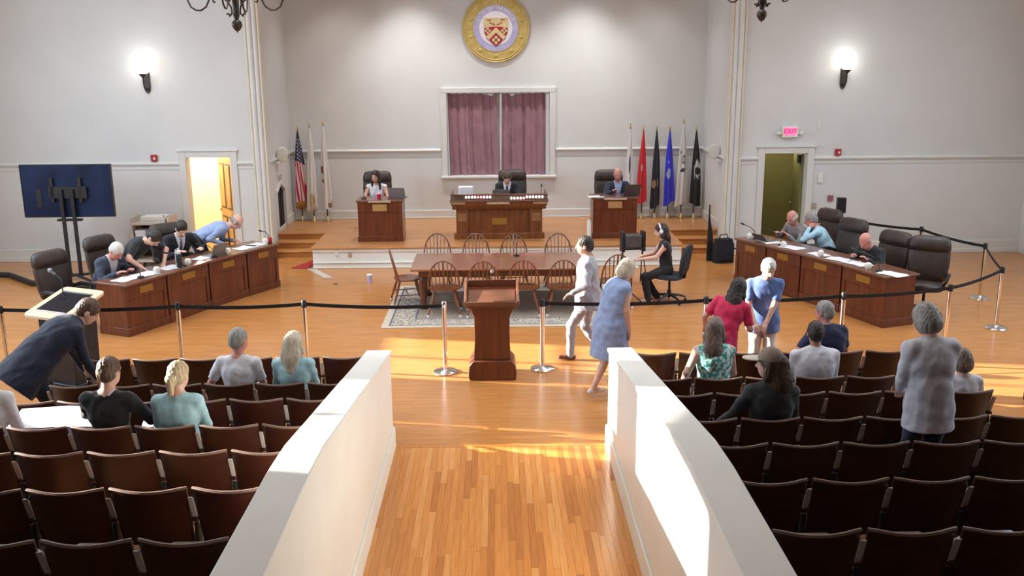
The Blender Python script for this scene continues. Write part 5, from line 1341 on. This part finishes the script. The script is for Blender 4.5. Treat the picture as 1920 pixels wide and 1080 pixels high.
C_pink = cloth('pink_shirt', (0.66, 0.45, 0.46)); C_aqua = cloth('pale_aqua_top', (0.36, 0.58, 0.66)); C_tie = mat('dark_tie', (0.015, 0.012, 0.02), 0.5); C_tieg = mat('grey_tie', (0.12, 0.12, 0.13), 0.5)
C_floral = cloth('teal_floral_top', (0.10, 0.42, 0.40)); 
_n2 = C_floral.node_tree.nodes
for nd in _n2:
    if nd.type == 'TEX_NOISE' and abs(nd.inputs['Scale'].default_value-14) < 1e-3: nd.inputs['Scale'].default_value = 26
    if nd.type == 'MIX': nd.inputs[6].default_value = (0.05, 0.34, 0.33, 1); nd.inputs[7].default_value = (0.62, 0.80, 0.76, 1)
    if nd.type == 'MAP_RANGE': nd.inputs[1].default_value = 0.46; nd.inputs[2].default_value = 0.54

# ---------------------------------------------------------------- at the left council desks
DF = -112            # facing of the left councillors
person('white-haired man in a dark suit, seated at the nearest left desk, head bowed', (-6.52, 15.34), -120, cloth('blue_grey_suit', (0.045, 0.058, 0.10)), C_char, SKINR, 1.08, sit=True, hip=(0, 0, 0.58), lean=20, lean2=12, head=(44, 0, 0),
       hl=(-0.16, 0.52, 0.90), hr=(0.14, 0.55, 0.90), jacket=True, shirt=C_white, hair='short', hairc=H_WHITE, girth=1.1)
person('man in a black polo shirt leaning over the left desk, hand on the top', (-6.12, 15.72), -108, C_blk, C_blk, SKINP, 1.08, hip=(0, -0.22, 0.93), lean=46, lean2=12, head=(60, 0, 0),
       hl=(-0.22, 0.42, 0.89), hr=(0.26, 0.36, 0.91), el=(-1, 0.2, 0.1), er=(1, -0.2, 0.2), sleeve='short', hair='short', hairc=H_DARK, girth=1.15, fl=(-0.12, -0.15, 0.085), fr=(0.12, -0.35, 0.085))
person('dark-haired man in a dark suit and tie, seated and looking down, left desks', (-5.88, 17.12), -144, C_blk, C_blk, SKINP, 1.12, sit=True, hip=(0, 0, 0.60), lean=20, lean2=8, head=(40, 0, 0),
       hl=(-0.30, 0.46, 0.92), hr=(0.12, 0.50, 0.90), jacket=True, shirt=C_white, tie=C_tieg, hairc=H_DARK, girth=1.1)
LB, lbh = person('man in a light blue shirt and dark tie, bending over the far left desk', (-5.42, 17.60), -84, C_ltblue, C_char, SKINP, 1.08, hip=(0, -0.2, 0.96), lean=58, lean2=16, head=(52, 0, 0),
       hl=(-0.14, 0.42, 0.90), hr=(0.20, 0.28, 0.90), hair='fringe', hairc=H_GREY, girth=1.12, shirt=C_ltblue, tie=C_tie, fl=(-0.12, -0.15, 0.085), fr=(0.12, -0.25, 0.085))
_a = lbh['nb']+lbh['fy']*0.07
MB().rings([[tuple(_a+lbh['rx']*q*w+np.array([0, d, -z])) for q, d in ((-1, 0), (1, 0), (1, 0.008), (-1, 0.008))] for z, w in ((0.0, 0.018), (0.05, 0.020), (0.40, 0.036), (0.44, 0.004))]).build('necktie', C_tie, LB)
# ---------------------------------------------------------------- on the stage
person('woman with long dark hair and white top at the left stage desk', (-2.70, 21.20), 180, C_whiteb, C_blk, SKIN, 1.0, sit=True, floor_z=SZ, lean=6, head=(10, -14, 0), hl=(-0.20, 0.45, 0.80), hr=(0.18, 0.45, 0.80),
       sleeve='none', hair='longer', hairc=H_DARK, bust=1.0, girth=0.92)
person('man in a dark suit at the centre stage desk, looking down at a laptop', (0.20, 21.10), 180, C_blk, C_blk, SKIN, 1.06, sit=True, floor_z=SZ, lean=12, lean2=6, head=(38, 0, 0), hl=(-0.14, 0.5, 0.86), hr=(0.14, 0.5, 0.86), jacket=True, shirt=C_white, tie=C_tie, hairc=H_BROWN)
person('man in a dark jacket and open pale shirt at the right stage desk', (2.62, 21.00), 184, C_navy, C_blk, SKINR, 1.06, sit=True, floor_z=SZ, lean=10, lean2=6, head=(14, -10, 0), hl=(-0.22, 0.45, 0.86), hr=(0.16, 0.52, 0.97), jacket=True, shirt=C_ltblue, hair='fringe', hairc=H_GREY, girth=1.08)
# ---------------------------------------------------------------- at the right council desks
person('man in grey, head close to his neighbour, at the right desks', (5.84, 18.06), 120, C_grey, C_char, SKINR, 1.05, sit=True, lean=18, lean2=8, side=-8, head=(26, 0, 0), hl=(-0.14, 0.48, 0.90), hr=(0.16, 0.45, 0.90), jacket=True, hair='fringe', hairc=H_WHITE)
person('man in a light blue shirt leaning to whisper, hand to his face, right desks', (6.30, 17.60), 72, C_sky, C_navy, SKINR, 1.06, sit=True, lean=26, lean2=8, head=(22, 0, 0), hl=(-0.12, 0.42, 1.06), hr=(0.10, 0.36, 1.04), el=(-0.6, 0.3, -1), er=(0.8, 0.2, -1), hair='short', hairc=H_GREY, girth=1.1)
person('bald man in black seated at the right desks, looking down', (6.50, 15.85), 124, C_blk, C_blk, SKINR, 1.06, sit=True, lean=22, lean2=10, head=(38, 0, 0), hl=(-0.16, 0.52, 0.90), hr=(0.16, 0.50, 0.90), jacket=True, hair=None, girth=1.1)
# ---------------------------------------------------------------- on the floor
_, hp = person('seated woman in black with white headphones, typing at a small machine', (2.96, 16.26), 88, C_blk, C_blk, SKINP, 0.95, sit=True, hip=(0, 0.02, 0.585), lean=6, head=(14, 0, 0), hl=(-0.12, 0.46, 0.80), hr=(0.12, 0.46, 0.80), el=(-0.5, -0.5, -1), er=(0.5, -0.5, -1),
       sleeve='none', leg='wide', hair='long', hairc=H_DARK, bust=0.8, girth=0.95, shoe=SKINP, fl=(-0.10, 0.34, 0.085), fr=(0.12, 0.16, 0.085))
hpm = empty('headphones', (2.96, 16.26, 0), R(88), 'white over-ear headphones on the seated woman', 'headphones')
def ringpts(h, r, a0, a1, n=14): return [tuple(h['Hc']+h['hz']*0.02+h['hx']*r*math.cos(R(a0+(a1-a0)*i/n))+h['hz']*r*1.12*math.sin(R(a0+(a1-a0)*i/n))) for i in range(n+1)]
MB().tube(ringpts(hp, 0.098, -5, 185), 0.013, 8).build('headband', M_paper, hpm)
for q in (-1, 1): MB().ball(tuple(hp['Hc']+hp['hx']*q*0.088+hp['hz']*0.0), (0.035, 0.035, 0.045), 12, 8).build('ear_cup', M_paper, hpm)
person('man in a pale grey suit striding left past the lectern, sunlit', (1.26, 13.06), 82, C_suit, C_suit, SKIN, 1.02, hip=(0, 0, 0.90), lean=2, head=(2, 0, 0), fl=(-0.09, 0.24, 0.085), fr=(0.09, -0.20, 0.095), kl=(0, 1, 0.1), kr=(0, 1, 0.1), hl=(-0.24, 0.22, 1.02), hr=(0.28, -0.06, 0.82), el=(-0.6, -1, -0.2),
       jacket=True, hem=0.10, shirt=C_pink, hairc=H_DARK, shoe=SHOEBR, girth=1.24, vox=0.009)
person('grey-haired woman in a sleeveless pale blue dress walking right', (1.42, 11.66), -66, C_dress, C_dress, SKINP, 0.98, lean=8, lean2=10, head=(22, 0, 0), fl=(-0.09, 0.16, 0.085), fr=(0.09, -0.30, 0.11), hl=(-0.30, 0.05, 0.74), hr=(0.24, 0.14, 0.70), er=(0.3, -1, 0), sleeve='cap', leg='dress', hem=0.44, hair='bob', hairc=H_SILV, bust=0.9,
       girth=1.34, shoe=SHOEW, vox=0.009)
person('dark-haired woman in a red belted dress, seen from behind', (2.68, 11.02), -28, C_red, C_red, SKIN, 0.93, lean=20, lean2=8, side=10, head=(26, -8, 8), hl=(-0.26, 0.22, 0.95), hr=(0.20, 0.36, 1.05), sleeve='short', leg='dress', hem=0.46, hair='longer', hairc=H_DARK, bust=0.8, girth=1.08, vox=0.009)
person('white-haired man in a blue short-sleeved shirt and cream trousers, facing us', (3.38, 11.72), 168, C_blue, C_cream, SKINP, 0.99, lean=4, lean2=4, head=(24, 16, 0), hl=(-0.02, 0.30, 0.96), hr=(0.12, 0.30, 0.96), er=(1, -0.6, -0.4), el=(-1, -0.6, -0.4), sleeve='short', hem=0.09, hair='short', hairc=H_WHITE, girth=1.16, shoe=SHOEW, vox=0.009)
person('man in a navy suit bending forward at the black podium, left', (-5.08, 10.14), -46, cloth('dark_navy_suit', (0.007, 0.011, 0.034)), C_navy, SKINP, 1.13, hip=(0, -0.12, 0.96), lean=48, lean2=10, head=(42, -18, 0), hl=(-0.20, 0.52, 0.70), hr=(0.22, 0.50, 0.72), jacket=True, hem=0.22, shirt=C_white, hairc=H_BROWN, girth=1.40, vox=0.009, fl=(-0.13, -0.05, 0.085), fr=(0.13, -0.25, 0.085))
# ---------------------------------------------------------------- audience, seated
def seated(label, side_, r, k, **kw):
    x = side_*(X0+SP*(k+0.5)) + kw.pop('dx', 0); y = ROWS[r]+0.24+kw.pop('dy', 0)
    a = dict(sit=True, floor_z=TIER[r], lean=-4, lean2=6, head=(6, 0, 0), hip=(0, 0, 0.545)); a.update(kw)
    return person(label, (x, y), a.pop('face', 0), **a)
seated('grey-haired man in a white shirt seen from behind, second row left', -1, 1, 2, top=C_white, bottom=C_char, skin=SKINR, hairc=H_GREY, sleeve='short', head=(4, -28, 0), hl=(-0.36, 0.22, 0.64), dx=0.06)
seated('woman with long pale blond hair and light top, second row left', -1, 1, 1, top=C_aqua, bottom=C_jean, skin=SKINP, s=0.95, hair='long', hairc=H_SILV, head=(6, -20, 0), dx=0.11)
seated('young man with short brown hair in a black jacket, fourth row left', -1, 3, 3, top=C_blk, bottom=C_blk, skin=SKINP, hairc=H_BROWN, head=(10, -18, 0), jacket=True, shirt=C_white, hl=(-0.30, 0.40, 0.74), hr=(0.34, 0.32, 0.74))
_, py_ = seated('woman with blond ponytail and pale aqua top, fourth row left', -1, 3, 2, top=C_aqua, bottom=C_jean, skin=SKINP, s=0.95, hair='pony', hairc=H_BLOND, head=(8, -16, 0), dx=0.06, girth=1.05)
seated('person in a pale grey shirt cut off by the left picture edge', -1, 3, 5, top=C_white, bottom=C_jean, skin=SKINP, hairc=H_BROWN, head=(8, 20, 0), dx=-0.02, lean=6, girth=1.1)
seated('woman with long ash-brown hair in a teal floral sleeveless top', 1, 1, 1, top=C_floral, bottom=C_khaki, skin=SKINP, s=0.99, hair='longer', hairc=H_ASH, head=(4, -26, 0), sleeve='none', hl=(-0.34, 0.10, 0.66), girth=1.1, lean=2, hip=(0, 0.02, 0.60))
seated('man in a white shirt with short dark hair, second row right', 1, 1, 3, top=C_white, bottom=C_char, skin=SKINT, hairc=H_DARK, head=(10, -10, 0), girth=1.28, shoulder=1.15, s=1.0)
seated('grey-haired man in a navy polo leaning left, front row right', 1, 0, 4, top=C_navyp, bottom=C_khaki, skin=SKINR, hairc=H_GREY, head=(6, 40, 0), side=-6, sleeve='short', hl=(-0.46, 0.12, 0.68), girth=1.25, dx=-0.06)
_, cap_ = seated('man in a tan cap and dark shirt with beard, fourth row right', 1, 3, 1, top=C_dkgrey, bottom=C_jean, skin=SKINP, hair='long', hairc=H_BROWN, head=(2, 58, 0), sleeve='long', hl=(-0.42, 0.20, 0.66), girth=1.12, dx=0.06)
seated('child with brown hair in a white top, third row right end', 1, 2, 5, top=C_whiteb, bottom=C_khaki, skin=SKINP, s=0.82, dx=0.08, hair='bob', hairc=H_ASH, head=(10, 35, 0), hip=(0, 0.05, 0.47), sleeve='short', fl=(-0.09, 0.36, 0.2), fr=(0.09, 0.36, 0.2))
person('woman with grey bobbed hair in a long pale cardigan, standing with her back to us', (3.54, 7.36), 4, C_card, C_jean, SKINP, 1.0, floor_z=TIER[4], lean=3, lean2=6, head=(30, 4, 0), hl=(-0.12, 0.26, 1.00), hr=(0.10, 0.26, 0.98), el=(-0.55, -0.8, -0.3), er=(0.5, -0.8, -0.3), hem=0.14, jacket=True, hair='bob', hairc=H_GREY, girth=1.12, shoulder=0.98, vox=0.009)

# hat of the man in the fourth row
hx, hf, hz, Hc, hs = (cap_[k] for k in ('hx', 'hf', 'hz', 'Hc', 'hs'))
xr = X0+SP*1.5+0.06
ht = empty('baseball_cap', (xr, ROWS[3]+0.24, TIER[3]), 0, 'tan baseball cap worn by the man in the fourth row right', 'cap')
M_cap = cloth('tan_cap_cloth', (0.26, 0.19, 0.145)); M_brim = cloth('pale_brim', (0.62, 0.52, 0.44))  # brim coloured paler than the crown, as if sunlit
m = MB(); C0 = Hc+hz*0.055-hf*0.01
rs = []
for i in range(8):
    a = math.pi/2*i/7.3
    rs.append([tuple(C0+(hx*0.093*math.cos(q)+hf*0.112*math.sin(q))*math.cos(a)*hs+hz*0.105*math.sin(a)*hs) for q in [2*math.pi*k/24 for k in range(24)]])
m.rings(rs).build('crown', M_cap, ht, smooth=70)
m = MB(); rs = []
for t in (0, 0.010):
    rs.append([tuple(C0+hf*(0.085+0.02*math.cos(q*2)*0)*hs+hx*0.082*math.cos(q)*hs+hf*0.16*max(0, math.sin(q))*hs-hz*(0.012*abs(math.cos(q))**2+0.03*max(0, math.sin(q)))*0.6+hz*t) for q in [math.pi*k/16 for k in range(17)]])
m.rings(rs).build('brim', M_brim, ht)
# hair tie of the blond woman
tx = -(X0+SP*2.5)+0.06
hx, hf, hz, Hc = (py_[k] for k in ('hx', 'hf', 'hz', 'Hc'))
ti = empty('hair_clip', (tx, ROWS[3]+0.24, TIER[3]), 0, 'white hair clip on the blond ponytail', 'hair clip')
c = Hc-hf*0.115+hz*0.0
MB().tube([tuple(c+hx*0.045), tuple(c-hf*0.012), tuple(c-hx*0.045)], 0.013, 8).build('clip_bar', M_paper, ti)

# ---------------------------------------------------------------- things on the desks
def sheet(x, y, z, w, d, a, lab, grp=None, m=None, n=3):
    r = empty('document', (x, y, z), R(a), lab, 'papers', grp)
    for i in range(n):
        MB().box((0.01*i*(-1)**i, 0.008*i, 0.002+0.003*i), (w, d, 0.003), Matrix.Rotation(R(7*i*(-1)**i), 3, 'Z')).build('sheet', m or M_paper, r)
    return r
def along(D, i, t, off):
    a, b = Vector(D[i]), Vector(D[i+1]); tt = (b-a).normalized(); nrm = Vector((tt.y, -tt.x)); 
    if (nrm.x > 0) == (D is LD): nrm = -nrm
    p = a.lerp(b, t)+nrm*off
    return p.x, p.y, math.degrees(math.atan2(tt.y, tt.x))
DZ = 0.84
for i, t, off, w, d, lab in ((0, .35, .28, .36, .26, 'spread of white papers before the white-haired man'), (0, .78, .25, .40, .28, 'white papers beside the round cup, nearest left desk'), (1, .35, .22, .34, .26, 'white papers in front of the man in black polo'),
                             (2, .12, .25, .30, .22, 'papers left of the open laptop'), (3, .25, .22, .42, .26, 'crumpled white papers on the far left desk'), (3, .6, .25, .36, .26, 'white papers at the far end of the left desk')):
    x, y, a = along(LD, i, t, off); sheet(x, y, DZ, w, d, a+random.uniform(-12, 12), lab, 'papers on the left desks')
for i, t, off, w, d, lab in ((0, .10, .22, .40, .26, 'white papers at the near end of the right desk'), (0, .88, .25, .38, .26, 'white papers before the bald man'), (1, .25, .22, .42, .26, 'long white papers between bald man and empty chair'),
                             (1, .75, .20, .34, .24, 'white papers under the light-blue-shirted man'), (2, .5, .22, .40, .26, 'white papers before the two whispering men'), (3, .25, .25, .44, .28, 'white papers at the far part of the right desk')):
    x, y, a = along(RD, i, t, off); sheet(x, y, DZ, w, d, a+random.uniform(-12, 12), lab, 'papers on the right desks')
M_cup = mat('foam_cup', (0.80, 0.79, 0.72), 0.6, var=0.03)
def bowl(x, y, lab, m=M_cup):
    r = empty('foam_cup', (x, y, DZ), 0, lab, 'cup', 'white round cups on the desks')
    MB().lathe([(0.035, 0), (0.052, 0.03), (0.056, 0.07), (0.045, 0.10), (0.03, 0.108)], n=16).build('cup_body', m, r)
    MB().lathe([(0.046, 0.098), (0.03, 0.112), (0.008, 0.116)], n=14).build('cup_lid', m, r)
for i, t, off, lab in ((0, .93, .14, 'white round cup at the joint of the first two left desks'), (1, .62, .10, 'white round cup right of the tall bottle'), (2, .62, .10, 'white round cup beside the open laptop'), (3, .78, .14, 'white round cup at the far left desk by the red cup')):
    x, y, a = along(LD, i, t, off); bowl(x, y, lab)
for i, t, off, lab in ((0, .52, .10, 'white round cup by the microphone, nearest right desk'), (1, .62, .10, 'white round cup right of the light-blue-shirted man'), (2, .62, .10, 'white round cup before the whispering men'), (3, .72, .14, 'white round cup at the far end of the right desk')):
    x, y, a = along(RD, i, t, off); bowl(x, y, lab)
x, y, a = along(LD, 3, .93, .16); bowl(x, y, 'red cup at the far end of the left desk', mat('red_cup', (0.42, 0.02, 0.05), 0.5))
def desk_mic(x, y, z, a, lab, lean=0.16):
    r = empty('desk_microphone', (x, y, z), R(a), lab, 'microphone', 'gooseneck microphones on desks')
    MB().lathe([(0.055, 0), (0.055, 0.018), (0.03, 0.03)], n=14).build('base', M_black, r)
    mic_on(r, [(0, 0, 0.02), (0, 0.02, 0.14), (0, 0.06+lean*0.3, 0.22), (0, 0.08+lean, 0.26)], 0.007, (0.018, 0.04))
for D, i, t, off, rot, lab in ((LD, 0, .55, .14, -90, 'black microphone before the white-haired man'), (LD, 1, .5, .10, -90, 'black microphone in front of the tall bottle'), (LD, 2, .3, .12, -90, 'black microphone left of the laptop'), (LD, 3, .98, .2, 30, 'black microphone at the far end of the left desk'),
                               (RD, 0, .34, .16, 90, 'black microphone at the near end of the right desk'), (RD, 0, .62, .2, 90, 'black microphone before the bald man'), (RD, 2, .8, .2, 90, 'black microphone before the grey-haired whispering man'), (RD, 3, .6, .2, 90, 'black microphone at the far right desk')):
    x, y, a = along(D, i, t, off); desk_mic(x, y, DZ, a+(90 if D is LD else -90)+rot*0.3, lab)
# bottle, laptops, boxes
x, y, a = along(LD, 1, .42, .10)
bt = empty('drink_bottle', (x, y, DZ), 0, 'tall dark bottle with white handle on the left desk', 'bottle')
MB().lathe([(0.042, 0), (0.046, 0.01), (0.046, 0.20), (0.034, 0.235)], n=16).build('bottle_body', mat('bottle_dark', (0.02, 0.03, 0.035), 0.3), bt)
MB().lathe([(0.034, 0.235), (0.036, 0.28), (0.02, 0.30)], n=14).build('bottle_cap', M_paper, bt)
MB().tube([(-0.048, 0, 0.02), (-0.058, 0, 0.15), (-0.05, 0, 0.30), (0.0, 0, 0.33), (0.02, 0, 0.28)], 0.009, 6).build('handle', M_paper, bt)
x, y, a = along(LD, 1, .60, .30)
b2 = empty('water_bottle', (x, y, DZ), 0, 'small blue water bottle right of the tall dark bottle', 'bottle')
MB().lathe([(0.03, 0), (0.034, 0.01), (0.034, 0.15), (0.014, 0.19), (0.014, 0.21)], n=14).build('bottle_body', mat('blue_bottle', (0.05, 0.06, 0.16), 0.3), b2)
MB().lathe([(0.017, 0.20), (0.017, 0.225)], n=10).build('bottle_cap', M_paper, b2)
def laptop(x, y, z, a, lab, m, w=0.34, h=0.23, tilt=18):
    r = empty('laptop', (x, y, z), R(a), lab, 'laptop')
    MB().bx(-w/2, w/2, -0.23, 0, 0, 0.016).build('keyboard_base', m, r, bevel=0.004)
    T = math.tan(R(tilt))
    MB().rings([[(-w/2, 0.0, 0.016), (w/2, 0.0, 0.016), (w/2, 0.012, 0.016), (-w/2, 0.012, 0.016)], [(-w/2, T*h, h), (w/2, T*h, h), (w/2, T*h+0.012, h), (-w/2, T*h+0.012, h)]]).build('screen', m, r, bevel=0.004)
M_lapg = mat('laptop_grey', (0.28, 0.27, 0.26), 0.4, 0.3); M_lapd = mat('laptop_dark', (0.08, 0.06, 0.06), 0.4)
x, y, a = along(LD, 2, .40, .14); laptop(x, y, DZ, a+180, 'open grey laptop on the third left desk section', M_lapg)
x, y, a = along(RD, 3, .35, .16); laptop(x, y, DZ, a, 'open dark laptop at the far right desk', M_lapd, 0.32, 0.15, 40)
laptop(0.06, 20.36, SZ+0.845, 180, 'grey laptop on the centre stage desk', M_lapg, 0.36, 0.20, 24)
laptop(-2.15, 20.20, SZ+0.885, 172, 'thin grey monitor at the right of the left stage desk', mat('monitor_mauve', (0.22, 0.19, 0.20), 0.5), 0.36, 0.24, 20)
laptop(2.86, 20.25, SZ+0.885, 190, 'dark monitor at the right of the right stage desk', M_lapd, 0.36, 0.26, 20)
pb = empty('white_case', (-0.70, 20.55, SZ+0.845), 0, 'white ribbed box on the left of the centre stage desk', 'box')
MB().bx(-0.16, 0.16, -0.1, 0.1, 0, 0.24).build('case_body', M_paper, pb, bevel=0.015)
for i in range(4): MB().bx(-0.12+0.07*i, -0.10+0.07*i, -0.108, -0.1, 0.02, 0.20).build('rib', M_paper, pb, bevel=0.003)
rc = empty('red_tumbler', (-2.53, 20.12, SZ+0.885), 0, 'bright red tumbler with pale lid on the left stage desk', 'cup')
MB().lathe([(0.036, 0), (0.042, 0.11)], n=14).build('cup_body', mat('tumbler_red', (0.55, 0.0, 0.06), 0.4), rc)
MB().lathe([(0.044, 0.11), (0.044, 0.125), (0.02, 0.14)], n=14).build('cup_lid', mat('tumbler_lid', (0.8, 0.45, 0.5), 0.4), rc)
desk_mic(2.22, 20.25, SZ+0.885, 160, 'black microphone on the right stage desk')
desk_mic(0.93, 20.45, SZ+0.845, 180, 'black microphone at the right end of the centre stage desk', 0.05)
desk_mic(-2.86, 20.2, SZ+0.885, 200, 'black microphone on the left stage desk')
sheet(2.08, 20.18, SZ+0.885, 0.30, 0.22, 10, 'white papers at the left of the right stage desk')
desk_mic(0.32, 16.75, 0.752, 180, 'black microphone on the long table')
# large plan held by people in the fourth row left
pl = empty('large_plan', (-4.02, ROWS[3]+0.50, TIER[3]+0.62), R(3), 'large white plan sheet held open in the fourth row left', 'sheet')
rs = []
for j in (0, 0.004):
    rs.append([(-0.42, -0.10, 0.09+j), (0.0, -0.10, 0.10+j), (0.42, -0.10, 0.09+j), (0.42, 0.26, 0.14+j), (0.0, 0.28, 0.16+j), (-0.42, 0.26, 0.15+j)])
MB().rings(rs).build('plan_sheet', M_paper, pl)
MB().rings([[(-0.42, -0.10, 0.09+j), (0.42, -0.10, 0.09+j), (0.42, -0.14, -0.06+j), (-0.42, -0.14, -0.06+j)] for j in (0, 0.004)]).build('folded_edge', mat('plan_back', (0.55, 0.57, 0.75), 0.8), pl)
sheet(-3.10, ROWS[3]+0.58, TIER[3]+0.70, 0.32, 0.26, 20, 'white sheets held by the man in black jacket')
